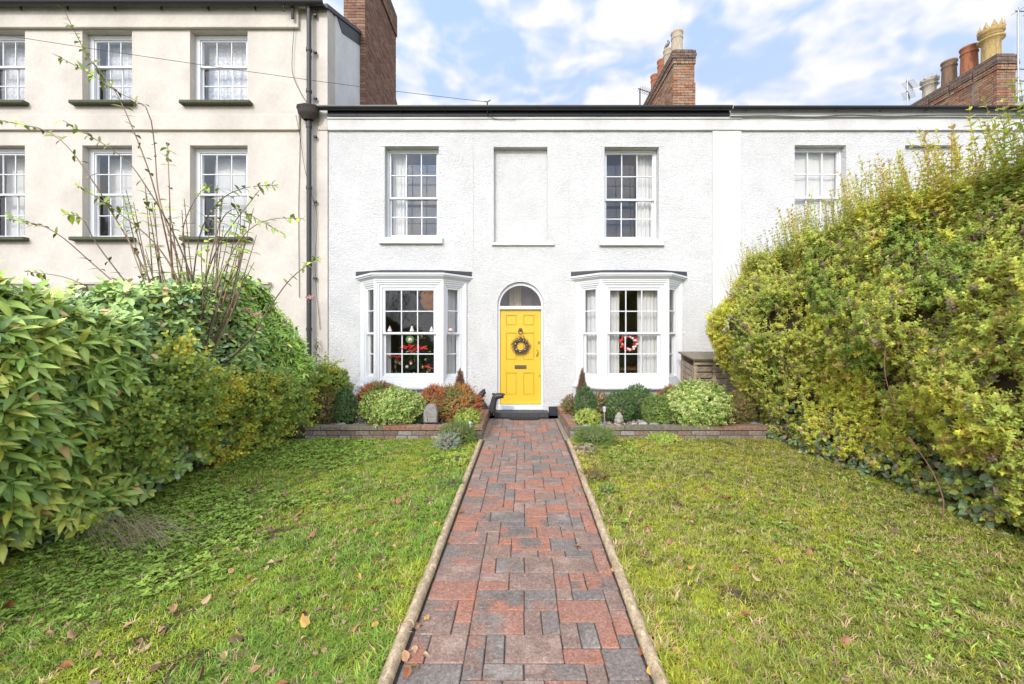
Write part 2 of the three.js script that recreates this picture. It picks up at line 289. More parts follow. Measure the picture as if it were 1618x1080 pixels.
// ---------------------------------------------------------------- the white house
const white = thing('white_house', 'white stuccoed house with yellow door and two bay windows', 'house');
const XL = -3.995, XR = WX(1125), XP = WX(1170), YT = WY(187), DC = WX(822.5), DR = 0.493;
const BAYS = [{ c: -2.175, hf: 0.688, hw: 1.118 }, { c: 2.415, hf: 0.682, hw: 1.115 }];
const BD = 0.42;
const UPW = [[WX(608), WX(693.5), WY(376), WY(231)], [WX(955), WX(1041), WY(379), WY(232)]];
{
  const w = poly([[XL, 0], [XR, 0], [XR, YT], [XL, YT]]);
  for (const [a, b, c, d] of UPW) hole(w, a, b, c, d);
  hole(w, WX(780), WX(865), WY(384), WY(232));
  for (const b of BAYS) hole(w, b.c - 1.0, b.c + 1.0, 0.70, 2.9);
  const dh = new THREE.Path(); dh.moveTo(DC - DR, 0.12); dh.lineTo(DC - DR, 2.364); dh.absarc(DC, 2.364, DR, Math.PI, 0, true); dh.lineTo(DC + DR, 0.12); dh.closePath(); w.holes.push(dh);
  put('front_wall', extrude(w, ZF - 0.3, ZF, 20), M.stucco, white);
  put('niche_back', box(WX(780) - 0.05, WX(865) + 0.05, WY(384) - 0.05, WY(232) + 0.05, ZF - 0.29, ZF - 0.13), M.stucco, white);
  put('niche_sill', cbox(WX(777), WX(876), WY(388), WY(383.5), ZF - 0.12, ZF + 0.05, 0.008), M.whiteSm, white);
  put('frieze', [cbox(XL, XP, WY(207), YT + 0.003, ZF, ZF + 0.05, 0.006), cbox(XL, XP, WY(190.5), WY(187), ZF + 0.05, ZF + 0.07, 0.006)], M.whiteSm, white);
  put('pilaster', cbox(XR, XP, 0, WY(207) - 0.003, ZF - 0.3, ZF + 0.03, 0.006), M.whiteSm, white);
  put('plinth', [cbox(XL, -0.48, 0, 0.2, ZF, ZF + 0.025), cbox(0.70, XR, 0, 0.2, ZF, ZF + 0.025)], M.tarPlinth, white);
  for (const px of [747, 898]) put('painted_cable', tube([V(WX(px), WY(430), ZF + 0.006), V(WX(px + 0.7), WY(320), ZF + 0.007), V(WX(px), WY(208), ZF + 0.006)], 0.005, 0.005, 8, 5), M.whiteSm, white);
  put('fascia_board', cbox(XL + 0.02, WX(1148), WY(186.5), WY(178), ZF - 0.02, ZF + 0.10, 0.004), M.black, white);
  const gut = (x0, x1, y) => { const s = new THREE.Shape(); s.absarc(0, 0, 0.062, Math.PI, 2 * Math.PI, false); s.lineTo(0.055, 0.012); s.absarc(0, 0, 0.054, 2 * Math.PI, Math.PI, true); s.lineTo(-0.062, 0.012); s.closePath(); const g = new THREE.ExtrudeGeometry(s, { depth: x1 - x0, bevelEnabled: false, curveSegments: 8 }); g.rotateY(Math.PI / 2); g.translate(x0, y, ZF + 0.17); return boxUV(g); };
  put('gutter', gut(XL - 0.12, WX(1149), WY(176.5)), M.black, white);
  for (let x = XL + 0.6; x < WX(1140); x += 0.96) put('gutter_bracket', [cbox(x - 0.015, x + 0.015, WY(183), WY(172.5), ZF + 0.10, ZF + 0.125), at(new THREE.TorusGeometry(0.066, 0.006, 5, 12, Math.PI).rotateZ(Math.PI).rotateY(Math.PI / 2), x, WY(176.5), ZF + 0.17)], M.black, white);
  const roof = (x0, x1) => extrude(poly([[0, 0], [4.1, 1.85], [8.2, 0], [8.2, -0.1], [0, -0.1]]), 0, x1 - x0).rotateY(Math.PI / 2).translate(x0, WY(176), ZF + 0.05);
  put('roof', boxUV(roof(XL, XP)), M.slate, white);
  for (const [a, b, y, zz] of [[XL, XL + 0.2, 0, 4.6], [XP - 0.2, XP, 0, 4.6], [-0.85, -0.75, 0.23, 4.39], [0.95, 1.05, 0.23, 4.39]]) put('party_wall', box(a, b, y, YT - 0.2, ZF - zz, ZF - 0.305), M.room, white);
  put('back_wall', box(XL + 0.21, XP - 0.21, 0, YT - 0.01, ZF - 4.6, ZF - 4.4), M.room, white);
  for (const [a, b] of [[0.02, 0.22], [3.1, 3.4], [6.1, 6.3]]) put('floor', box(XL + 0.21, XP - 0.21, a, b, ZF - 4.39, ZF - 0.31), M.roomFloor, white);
  // upper sash windows
  UPW.forEach(([a, b, c, d], k) => {
    const g = sub('sash_window', white); g.position.z = ZF - 0.15; g.userData.label = k ? 'upper window towards the right-hand house' : 'upper window towards the cream house';
    sashWindow(g, a + 0.002, b - 0.002, c, d - 0.002, { fw: 0.045, sw: 0.038, cols: 3, up: 2, low: 2, meet: WY(k ? 311 : 308.5), rb: 0.075 });
    put('sill', cbox(k ? WX(946) : WX(600), k ? WX(1048) : WX(700), c - 0.13, c + 0.004, -0.14, 0.22, 0.01), M.whiteSm, g);
    const s = put('secondary_pane', unitPane, M.glass, g); s.position.set((a + b) / 2, (c + d) / 2, -0.30); s.scale.set(b - a + 0.3, d - c + 0.3, 1);
    put('lintel_edge', cbox(a - 0.10, b + 0.12, d + 0.002, d + 0.016, 0.15, 0.156), M.whiteSm, g);
  });
  // canted bay windows
  const off = (b, o, z = BD) => [[b.c - b.hw - 1.43 * o, 0], [b.c - b.hf - 0.41 * o, z + o], [b.c + b.hf + 0.41 * o, z + o], [b.c + b.hw + 1.43 * o, 0]];
  const pr = (b, o, y0, y1) => prism(off(b, o), y0, y1).translate(0, 0, ZF + 0.001);
  BAYS.forEach((b, k) => {
    const g = sub('bay_window', white); g.userData.label = k ? 'bay window with cream curtains' : 'bay window with Christmas decorations inside';
    put('bay_base', pr(b, -0.045, 0, 0.62), M.stucco, g);
    put('sill', [pr(b, 0.075, 0.63, 0.665), pr(b, 0.055, 0.61, 0.632), pr(b, 0.02, 0.663, 0.738)], M.white, g);
    put('cornice', [pr(b, 0.01, 2.822, 2.872), pr(b, 0.035, 2.871, 2.90), pr(b, 0.075, 2.899, 2.93), pr(b, 0.1, 2.929, 2.966)], M.white, g);
    put('lead_roof', [prism([[b.c - 1.24, 0], [b.c - b.hf - 0.05, BD + 0.085], [b.c + b.hf + 0.05, BD + 0.085], [b.c + 1.24, 0]], 2.965, 2.995).translate(0, 0, ZF + 0.001), prism([[b.c - 1.24, 0], [b.c - b.hf + 0.08, BD - 0.2], [b.c + b.hf - 0.08, BD - 0.2], [b.c + 1.24, 0]], 2.99, 3.07).translate(0, 0, ZF + 0.001)], M.lead, g);
    const face = sub('front_sash', g); face.position.set(b.c, 0, ZF + BD); sashWindow(face, -b.hf, b.hf, 0.737, 2.823, { fw: 0.06, sw: 0.055, steps: 2, cols: 3, up: 2, low: 2, meet: 1.754, rb: 0.055 });
    const len = Math.hypot(b.hw - b.hf, BD), an = Math.atan2(BD, b.hw - b.hf);
    for (const s of [-1, 1]) { const f = sub('side_sash', g); f.position.set(b.c + s * (b.hf + b.hw) / 2, 0, ZF + BD / 2); f.rotation.y = s * an; sashWindow(f, -len / 2 + 0.012, len / 2 - 0.012, 0.7375, 2.8225, { fw: 0.035, sw: 0.042, steps: 2, cols: 1, up: 2, low: 2, meet: 1.754, rb: 0.055 }); }
    for (const s of [-1, 1]) { put('corner_post', at(new THREE.CylinderGeometry(0.03, 0.03, 2.085, 12), b.c + s * (b.hf + 0.0), 1.78, ZF + BD - 0.02), M.white, g); put('wall_post', cbox(b.c + s * (b.hw - 0.03) - 0.04, b.c + s * (b.hw - 0.03) + 0.04, 0.738, 2.822, ZF - 0.05, ZF + 0.045), M.white, g); }
  });
  // arched doorway
  const fr = sub('door_frame', white), arch = new THREE.Shape(), r0 = DR - 0.003, r1 = 0.446;
  arch.moveTo(DC - r0, 0.165); arch.lineTo(DC - r0, 2.36); arch.absarc(DC, 2.36, r0, Math.PI, 0, true); arch.lineTo(DC + r0, 0.165); arch.lineTo(DC + r1, 0.165); arch.lineTo(DC + r1, 2.34); arch.absarc(DC, 2.34, r1, 0, Math.PI, false); arch.lineTo(DC - r1, 0.165); arch.closePath();
  put('jamb', extrude(arch, ZF - 0.16, ZF - 0.06, 24), M.white, fr);
  put('transom', cbox(DC - r1 - 0.02, DC + r1 + 0.02, 2.272, 2.345, ZF - 0.15, ZF - 0.045, 0.008), M.white, fr);
  put('threshold', cbox(DC - r0, DC + r0, 0.125, 0.228, ZF - 0.15, ZF + 0.012, 0.006), M.white, fr);
  put('fanlight', (() => { const s = new THREE.Shape(); s.absarc(DC, 2.34, r1 + 0.005, 0, Math.PI, false); s.closePath(); const g = new THREE.ShapeGeometry(s, 24); g.translate(0, 0, ZF - 0.12); return g; })(), M.glass, fr);
  const door = sub('door', white), x0 = DC - r1 + 0.003, x1 = DC + r1 - 0.003, y0 = 0.233, y1 = 2.27, dz = ZF - 0.105;
  const dx = (u) => lerp(x0, x1, (u - 88) / 285), dy = (v) => lerp(y1, y0, (v - 295) / 650);
  const rails = poly([[x0, y0], [x1, y0], [x1, y1], [x0, y1]]), cells = [];
  for (const [u0, u1] of [[128, 208], [248, 330]]) for (const [v0, v1] of [[330, 408], [452, 645], [727, 885]]) { hole(rails, dx(u0), dx(u1), dy(v1), dy(v0)); cells.push([dx(u0), dx(u1), dy(v1), dy(v0)]); }
  put('door_leaf', [extrude(rails, dz - 0.02, dz), box(x0 + 0.001, x1 - 0.001, y0 + 0.001, y1 - 0.001, dz - 0.045, dz - 0.0195)], M.yellow, door);
  for (const [a, b, c, d] of cells) put('panel', [cbox(a + 0.03, b - 0.03, c + 0.03, d - 0.03, dz - 0.0192, dz - 0.003, 0.012), ...ring(a, b, c, d, 0.014, dz - 0.0192, dz - 0.001, 0.014, 0.005)], M.yellow, door);
  put('weather_bar', cbox(x0, x1, y0 + 0.005, y0 + 0.06, dz, dz + 0.03, 0.015), M.yellow, door);
  put('letter_box', [cbox(dx(190), dx(272), dy(703), dy(677), dz, dz + 0.008, 0.003), cbox(dx(197), dx(265), dy(699), dy(681), dz + 0.008, dz + 0.014, 0.003)], M.bronze, door);
  put('handle', [tube([V(dx(344), dy(570), dz + 0.01), V(dx(351), dy(580), dz + 0.045), V(dx(350), dy(598), dz + 0.045), V(dx(343), dy(610), dz + 0.01)], 0.009, 0.009, 12, 6), cbox(dx(340), dx(350), dy(618), dy(603), dz, dz + 0.012)], M.brass, door);
  put('lock', [at(new THREE.CylinderGeometry(0.026, 0.028, 0.02, 16).rotateX(Math.PI / 2), dx(358), dy(520), dz + 0.01)], M.brass, door);
  put('keyhole', at(new THREE.CylinderGeometry(0.014, 0.014, 0.008, 12).rotateX(Math.PI / 2), dx(363), dy(751), dz + 0.004), M.black, door);
  put('knocker', [at(new THREE.SphereGeometry(0.04, 12, 8).scale(1, 1, 0.5), dx(230), dy(432), dz + 0.015), at(new THREE.TorusGeometry(0.045, 0.009, 6, 16), dx(230), dy(448), dz + 0.03)], M.bronze, door);
  put('doorstep', cbox(WX(781.6), WX(865.4), 0.005, 0.122, ZF + 0.001, ZF + 0.30, 0.012), M.slate, white);
  const cs = stack(white, { x0: 4.48, x1: 5.07, zf: -11.5, zb: -14.9, y0: 7.5, y1: 9.84, side: -1, tones: M.bricks, capTones: M.bricksSooty, left: 300, seed: 31, caps: (t) => (t < 3 ? 0.05 : t < 5 ? 0.028 : t > 11 && t < 40 ? 0.02 : 0) });
  pot(white, 4.77, 9.86, -12.0, 0.165, 0.86, M.potCream, 'cream pot at the front of the stack'); pot(white, 4.77, 9.86, -12.65, 0.155, 0.80, M.potCream, 'cream pot with the pigeon'); pot(white, 4.77, 9.86, -13.25, 0.14, 0.88, M.potRed, 'nearer terracotta pot'); pot(white, 4.77, 9.86, -13.9, 0.14, 0.82, M.potRed, 'farther terracotta pot');
}
const upGroup = 'curtains of the white house';
curtain('pale net curtain at the upper window next to the cream house', upGroup, UPW[0][0] + 0.05, UPW[0][0] + 0.35, UPW[0][2] - 0.05, UPW[0][3], ZF - 0.36, 4, 0.02);
curtain('white curtain drawn to the right of the upper window above the cream-curtained bay', upGroup, UPW[1][1] - 0.38, UPW[1][1] - 0.02, UPW[1][2] - 0.05, UPW[1][3], ZF - 0.36, 4, 0.025);
{
  const b = BAYS[1];
  curtain('wide cream curtain at the right of the bay with the berry wreath', upGroup, b.c + 0.12, b.c + 0.60, 0.72, 2.78, ZF + 0.18, 6, 0.025);
  curtain('narrow cream curtain at the left of the bay with the berry wreath', upGroup, b.c - 0.62, b.c - 0.26, 0.72, 2.78, ZF + 0.18, 5, 0.025);
  for (const [bb, s, l] of [[b, -1, 'cream curtain in the canted side of the wreath bay nearer the door'], [b, 1, 'cream curtain in the canted side of the wreath bay nearer the log store'], [BAYS[0], 1, 'pale curtain in the canted side of the Christmas bay nearer the door'], [BAYS[0], -1, 'pale curtain in the canted side of the Christmas bay nearer the cream house']]) {
    const an = Math.atan2(BD, bb.hw - bb.hf); curtain(l, upGroup, -0.24, bb === BAYS[0] && s < 0 ? 0.12 : 0.24, 0.72, 2.78, 0, 4, 0.018, M.curtain, { p: V(bb.c + s * ((bb.hf + bb.hw) / 2 - 0.17), 0, ZF + BD / 2 - 0.17), a: s * an });
  }
  curtain('slim pale curtain beside the Christmas tree', upGroup, BAYS[0].c - 0.60, BAYS[0].c - 0.44, 0.72, 1.75, ZF + 0.16, 3, 0.015);
  curtain('brown cloth added behind the fanlight to give the hall a warmer tone', upGroup, DC - 0.48, DC + 0.48, 2.1, 2.9, ZF - 0.62, 5, 0.02, new THREE.MeshPhysicalMaterial({ color: rgb(0.30, 0.235, 0.165), roughness: 1, side: THREE.DoubleSide }));  // added cloth, makes the hall look lighter and warmer through the glass
  curtain('hall curtain behind the fanlight over the yellow door', upGroup, DC - 0.25, DC + 0.02, 2.25, 2.85, ZF - 0.5, 3, 0.02, new THREE.MeshPhysicalMaterial({ color: rgb(0.50, 0.40, 0.24), roughness: 1, side: THREE.DoubleSide }));
}

// ---------------------------------------------------------------- the right-hand house
const right = thing('neighbouring_white_house', 'white rendered terrace house half hidden by the tall yellow-green hedge', 'house');
{
  const X1 = 13.5, w = poly([[XP + 0.001, 0], [X1, 0], [X1, YT], [XP + 0.001, YT]]), win = [WX(1255.5), WX(1337), WY(377), WY(229)], yb = 207;
  hole(w, ...win); hole(w, WX(1430), WX(1512), WY(383), WY(229)); hole(w, WX(1605), WX(1687), WY(377), WY(229));
  put('front_wall', extrude(w, ZF - 0.3, ZF - 0.004), M.stucco, right);
  put('niche_back', box(WX(1425), WX(1517), WY(388), WY(224), ZF - 0.29, ZF - 0.10), M.stucco, right);
  put('frieze', [cbox(XP + 0.002, X1, WY(yb), WY(188), ZF - 0.004, ZF + 0.045, 0.006)], M.whiteSm, right);
  put('fascia_board', cbox(WX(1150), X1, WY(187.8), WY(178), ZF - 0.02, ZF + 0.095, 0.004), M.whiteSm, right);
  const s = new THREE.Shape(); s.absarc(0, 0, 0.058, Math.PI, 2 * Math.PI, false); s.lineTo(0.05, 0.012); s.absarc(0, 0, 0.05, 2 * Math.PI, Math.PI, true); s.lineTo(-0.058, 0.012); s.closePath();
  const gg = new THREE.ExtrudeGeometry(s, { depth: X1 - WX(1150), bevelEnabled: false, curveSegments: 8 }).rotateY(Math.PI / 2).translate(WX(1150), WY(177), ZF + 0.17);
  put('gutter', boxUV(gg), M.black, right);
  for (let x = WX(1150) + 0.3; x < X1; x += 0.94) put('gutter_bracket', at(new THREE.TorusGeometry(0.063, 0.007, 5, 12, Math.PI).rotateZ(Math.PI).rotateY(Math.PI / 2), x, WY(177), ZF + 0.17), M.black, right);
  put('loose_cable', tube([1150, 1210, 1280, 1330, 1400, 1480, 1618].map((px, i) => V(WX(px), WY(187 + [1, 0, 1.6, -1, 0.5, -1, 0][i]), ZF + 0.105)), 0.006, 0.006, 40, 5), M.iron, right);
  put('roof', extrude(poly([[0, 0], [4.1, 1.85], [8.2, 0], [8.2, -0.1], [0, -0.1]]), 0, X1 - XP - 0.01).rotateY(Math.PI / 2).translate(XP + 0.005, WY(177), ZF + 0.05), M.slate, right);
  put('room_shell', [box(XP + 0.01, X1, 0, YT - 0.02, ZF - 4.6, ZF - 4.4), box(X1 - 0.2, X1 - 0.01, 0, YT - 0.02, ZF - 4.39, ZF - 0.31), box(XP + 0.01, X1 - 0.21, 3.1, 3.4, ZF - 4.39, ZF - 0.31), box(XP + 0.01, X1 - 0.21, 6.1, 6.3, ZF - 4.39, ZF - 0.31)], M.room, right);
  for (const [a, b, c, d] of [win, [WX(1605), WX(1687), WY(377), WY(229)]]) { const g = sub('sash_window', right); g.position.z = ZF - 0.14; sashWindow(g, a + 0.002, b - 0.002, c, d - 0.002, { fw: 0.04, sw: 0.035, meet: WY(308) }); put('sill', cbox(a - 0.1, b + 0.1, c - 0.12, c + 0.004, -0.15, 0.21, 0.01), M.whiteSm, g); }
  curtain('drawn off-white blind behind the window above the hedge', null, win[0] + 0.03, win[1] - 0.03, win[2], win[3] - 0.02, ZF - 0.28, 3, 0.008);
  stack(right, { x0: 14.25, x1: 14.82, zf: -12.0, zb: -15.4, y0: 7.6, y1: 10.08, side: -1, tones: M.bricks, capTones: M.bricksSooty, left: 300, seed: 57, caps: (t) => (t < 2 ? 0.03 : t < 4 ? 0.055 : t < 6 ? 0.03 : 0), grooves: [-13.95, -13.3, -12.62] });
  crownPot(right, 14.54, 10.1, -12.4, 0.29, 1.18, M.potYellow, 'large ochre crown-topped pot'); pot(right, 14.54, 10.1, -13.0, 0.21, 0.9, M.potRed, 'terracotta pot'); pot(right, 14.54, 10.1, -13.6, 0.195, 0.86, M.potBrown, 'weathered brown pot'); crownPot(right, 14.54, 10.1, -14.25, 0.25, 0.78, M.potStone, 'pale stone-coloured pot', 8);
}

// ---------------------------------------------------------------- the cream house
const cream = thing('cream_house', 'tall cream rendered house with deep-set sash windows', 'house');
{
  const X0 = -15.5, X1 = -4.0, Y1 = 8.75, w = poly([[X0, 0], [X1, 0], [X1, Y1], [X0, Y1]]);
  const cols = [[-40, 40], [130.5, 209], [300.5, 391.5]], rows = [[162, 48], [375.5, 229.5], [610, 455]], sills = [[-52, 47], [117, 216], [289, 400]];
  for (const [a, b] of cols) for (const [c, d] of rows) hole(w, WX(a), WX(b), WY(c), WY(d));
  put('front_wall', extrude(w, ZF - 0.32, ZF), M.cream, cream);
  put('side_wall', extrude(poly([[0, 0], [0.32, 0], [4, 0], [4, 10.63], [0, 8.80]]), 0, 0.3).rotateY(Math.PI / 2).translate(X1 - 0.3, 0, ZF - 0.325), M.sideWall, cream);
  put('verge', [extrude(poly([[-0.45, 8.60], [4, 10.64], [4, 10.72], [-0.45, 8.69]]), 0, 0.4).rotateY(Math.PI / 2).translate(X1 - 0.36, 0, ZF - 0.32)], M.lead, cream);
  put('verge_flashing', [extrude(poly([[0.35, 8.68], [4, 10.35], [4, 10.62], [0.1, 8.84]]), 0, 0.02).rotateY(Math.PI / 2).translate(X1 - 0.005, 0, ZF - 0.32)], M.slate, cream);
  put('roof', extrude(poly([[-0.3, 8.72], [5, 11.07], [9, 8.6], [9, 8.4], [-0.3, 8.64]]), 0, X1 - X0 - 0.4).rotateY(Math.PI / 2).translate(X0, 0, ZF - 0.33), M.slate, cream);
  put('frieze', cbox(X0, WX(474), WY(47), WY(16), ZF, ZF + 0.07, 0.01), M.cream, cream);
  put('string_course', cbox(X0, WX(475), WY(207), WY(183), ZF, ZF + 0.055, 0.012), M.cream, cream);
  put('cornice', cbox(X0, X1 - 0.01, WY(15.8), WY(9), ZF, ZF + 0.10, 0.01), M.whiteSm, cream);
  put('corner_pilaster', cbox(WX(505), X1 - 0.002, 0, WY(16.5), ZF, ZF + 0.03, 0.006), M.cream, cream);
  put('pilaster_capital', cbox(WX(505) - 0.01, X1 - 0.001, WY(207), WY(201), ZF + 0.03, ZF + 0.05, 0.006), M.creamTrim, cream);
  const s = new THREE.Shape(); s.absarc(0, 0, 0.078, Math.PI, 2 * Math.PI, false); s.lineTo(0.07, 0.012); s.absarc(0, 0, 0.07, 2 * Math.PI, Math.PI, true); s.lineTo(-0.078, 0.012); s.closePath();
  put('gutter', boxUV(new THREE.ExtrudeGeometry(s, { depth: X1 - X0, bevelEnabled: false, curveSegments: 8 }).rotateY(Math.PI / 2).translate(X0, 8.675, ZF + 0.19)), M.iron, cream);
  for (let px = -30; px < 480; px += 73) put('gutter_bracket', cbox(WX(px), WX(px) + 0.03, 8.56, 8.66, ZF + 0.10, ZF + 0.13), M.iron, cream);
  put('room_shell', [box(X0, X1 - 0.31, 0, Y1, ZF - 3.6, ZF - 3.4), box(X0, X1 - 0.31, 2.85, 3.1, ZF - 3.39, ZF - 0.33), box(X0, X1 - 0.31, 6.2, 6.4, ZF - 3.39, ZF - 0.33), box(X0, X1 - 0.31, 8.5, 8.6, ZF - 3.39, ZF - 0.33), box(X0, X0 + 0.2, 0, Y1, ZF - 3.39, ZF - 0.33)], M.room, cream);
  cols.forEach(([a, b], i) => rows.forEach(([c, d], j) => {
    const g = sub('sash_window', cream); g.position.z = ZF - 0.14;
    const x0 = WX(a) + 0.002, x1 = WX(b) - 0.002, y0 = WY(c), y1 = WY(d) - 0.002;
    put('architrave', ring(x0, x1, y0, y1, 0.07, -0.16, 0.0), M.white, g);
    const f = { fw: 0.03, sw: 0.035, cols: 3, up: j ? 2 : 1, low: 2, meet: j === 0 ? WY(97.5) : j === 1 ? WY(303) : WY(530), rb: 0.06 };
    sashWindow(g, x0 + 0.07, x1 - 0.07, y0 + 0.005, y1 - 0.07, f);
    if (j < 2) put('stone_sill', cbox(WX(sills[i][0]), WX(sills[i][1]), y0 - 0.075, y0 + 0.003, -0.1, 0.26, 0.02), M.mossSill, g);
    else put('hood', [cbox(WX(sills[i][0]), WX(sills[i][1]) + 0.4, WY(450), WY(446), 0.14, 0.26, 0.006), cbox(WX(sills[i][0]), WX(sills[i][1]) + 0.36, WY(455), WY(450), 0.14, 0.22, 0.006)], M.creamTrim, g);
  }));
  const cg = 'curtains of the cream house', nm = ['window farthest from the drainpipe', 'narrow middle window', 'window nearest the drainpipe'];
  cols.forEach(([a, b], i) => {
    curtain(`white lace curtain in the top-floor ${nm[i]}`, cg, WX(a) + 0.1, WX(b) - 0.05, WY(160), WY(55), ZF - 0.40, 8, 0.012, M.lace);
    curtain(`plain white blind in the first-floor ${nm[i]}`, cg, WX(a) + (i === 2 ? 0.18 : 0.1), WX(b) - 0.05, WY(374), WY(236), ZF - 0.46, 2, 0.006, M.curtain);
    curtain(`white curtain in the ground-floor ${nm[i]}`, cg, WX(a) + 0.1, WX(b) - 0.05, WY(608), WY(460), ZF - 0.42, 6, 0.012, M.curtain);
  });
  stack(cream, { x0: -4.42, x1: -3.87, zf: -10.40, zb: -13.1, y0: 7.2, y1: 12.05, side: 1, tones: M.bricksDark, capTones: M.bricksSooty, left: 300, seed: 83, caps: (t) => (t < 9 ? 0.04 : 0) });
  // rainwater pipe with hopper head, overflow bracket and slack cables
  const pipe = sub('downpipe', cream), px = WX(493.5), pz = ZF + 0.13;
  put('pipe', [at(new THREE.CylinderGeometry(0.05, 0.05, WY(190) - 0.05, 14), px, (WY(190) + 0.05) / 2, pz), at(new THREE.CylinderGeometry(0.048, 0.048, WY(8) - WY(178), 14), px, (WY(8) + WY(178)) / 2, pz), ...[20, 86, 150, 205, 300, 420, 520].map((q) => at(new THREE.CylinderGeometry(0.06, 0.06, 0.06, 14), px, WY(q), pz))], M.iron, pipe);
  put('hopper_head', [at(lathe([[0.10, 0], [0.15, 0.05], [0.20, 0.11], [0.215, 0.13], [0.24, 0.24], [0.255, 0.25], [0.255, 0.27], [0.2, 0.27], [0.15, 0.1], [0.001, 0.08]], 8).scale(1, 1, 0.62), px, WY(196), pz + 0.03)], M.rustIron, pipe);
  put('upper_hopper', at(lathe([[0.07, 0], [0.13, 0.09], [0.145, 0.2], [0.1, 0.2], [0.001, 0.1]], 12), px, WY(11), pz + 0.02), M.iron, pipe);
  put('pipe_clip', [28, 86, 158, 218, 320, 440].map((q) => cbox(px + 0.06, px + 0.13, WY(q) - 0.02, WY(q) + 0.02, ZF + 0.03, ZF + 0.09)), M.iron, pipe);
  put('bracket', [cbox(WX(466), WX(470), WY(38), WY(13), ZF + 0.12, ZF + 0.15), tube([V(WX(457), WY(30), ZF + 0.2), V(WX(458), WY(6), ZF + 0.2), V(WX(467), WY(16), ZF + 0.15)], 0.012, 0.012, 8, 5)], M.rustIron, cream);
  put('slack_cable', tube([[468, 40], [464, 90], [465, 120], [478, 150], [489, 170], [485, 176]].map(([x, y]) => V(WX(x), WY(y), ZF + 0.05)), 0.006, 0.006, 30, 4), M.cable, cream);
  put('wall_cable', [tube([[473, 180], [475, 210], [473, 330], [474, 470]].map(([x, y]) => V(WX(x), WY(y), ZF + 0.02)), 0.006, 0.006, 24, 4), tube([[470, 184], [476, 215], [484, 268], [492, 300], [503, 340], [500, 420], [508, 520]].map(([x, y]) => V(WX(x), WY(y), ZF + 0.055)), 0.005, 0.005, 30, 4)], M.cable, cream);
}
{ // telephone wire to the eaves bracket
  const t = thing('telephone_wire', 'thin overhead wire crossing to a bracket on the gutter', 'wire');
  const end = AT(770, 161, 8.42), b = V(WX(771), WY(186), ZF + 0.12);
  put('wire', tube([AT(-60, 45, 7.6), AT(180, 82, 7.8), AT(480, 125, 8.1), AT(650, 147, 8.3), end], 0.0048, 0.0048, 60, 5), M.cable, t);
  put('bracket', [tube([b, end], 0.012, 0.012, 2, 6), tube([end, AT(775, 158, 8.42)], 0.01, 0.01, 2, 5), tube([end, AT(766, 160, 8.42)], 0.01, 0.01, 2, 5)], M.iron, t);
  put('drop_cable', tube([b, V(WX(781), WY(190), ZF + 0.08), V(WX(800), WY(192), ZF + 0.075), V(WX(815), WY(191), ZF + 0.075)], 0.005, 0.005, 16, 4), M.iron, t);
}
function aerial(label, foot, height, arms, m = M.aerial) {
  const t = thing('television_aerial', label, 'aerial', [foot.x, foot.y, foot.z], 'television aerials on the roofs');
  put('mast', at(new THREE.CylinderGeometry(0.022, 0.022, height, 8), 0, height / 2, 0), m === M.aerial ? M.iron : M.steel, t);
  for (const [y, len, yaw, n] of arms) { const l = [tube([V(-0.08, 0, 0), V(len, 0.03, 0)], 0.014, 0.014, 2, 6)]; for (let k = 0; k < n; k++) { const x = lerp(0.02, len * 0.98, k / Math.max(1, n - 1)); l.push(tube([V(x, 0.02, -0.17), V(x, 0.02, 0.17)], 0.006, 0.006, 2, 5), tube([V(x, -0.10, 0), V(x, 0.12, 0)], 0.005, 0.005, 2, 5)); } const a = put('antenna', l, M.aerial, t); a.position.y = y; a.rotation.y = yaw; }
  return t;
}
{
  const a = AT(1011, 190, 13.4); aerial('small dark aerial beside the central chimney stack', a, 1.05, [[1.03, 0.55, 0.5, 7]]);
  const b = AT(1433, 190, 14.6); aerial('thin aerial with two fishbone arrays beside the right chimney', b, 1.5, [[1.38, 0.7, 0.6, 8], [1.02, 0.65, 0.7, 7]], M.steel);
  const c = AT(1608, 182, 11.6); aerial('tall pale mast against the right chimney with side arms', c, 3.0, [[2.98, 0.8, 0.1, 3], [1.32, 0.25, 0.2, 0], [0.98, 0.25, 0.2, 0], [0.5, 0.4, 0.5, 5]], M.steel);
}
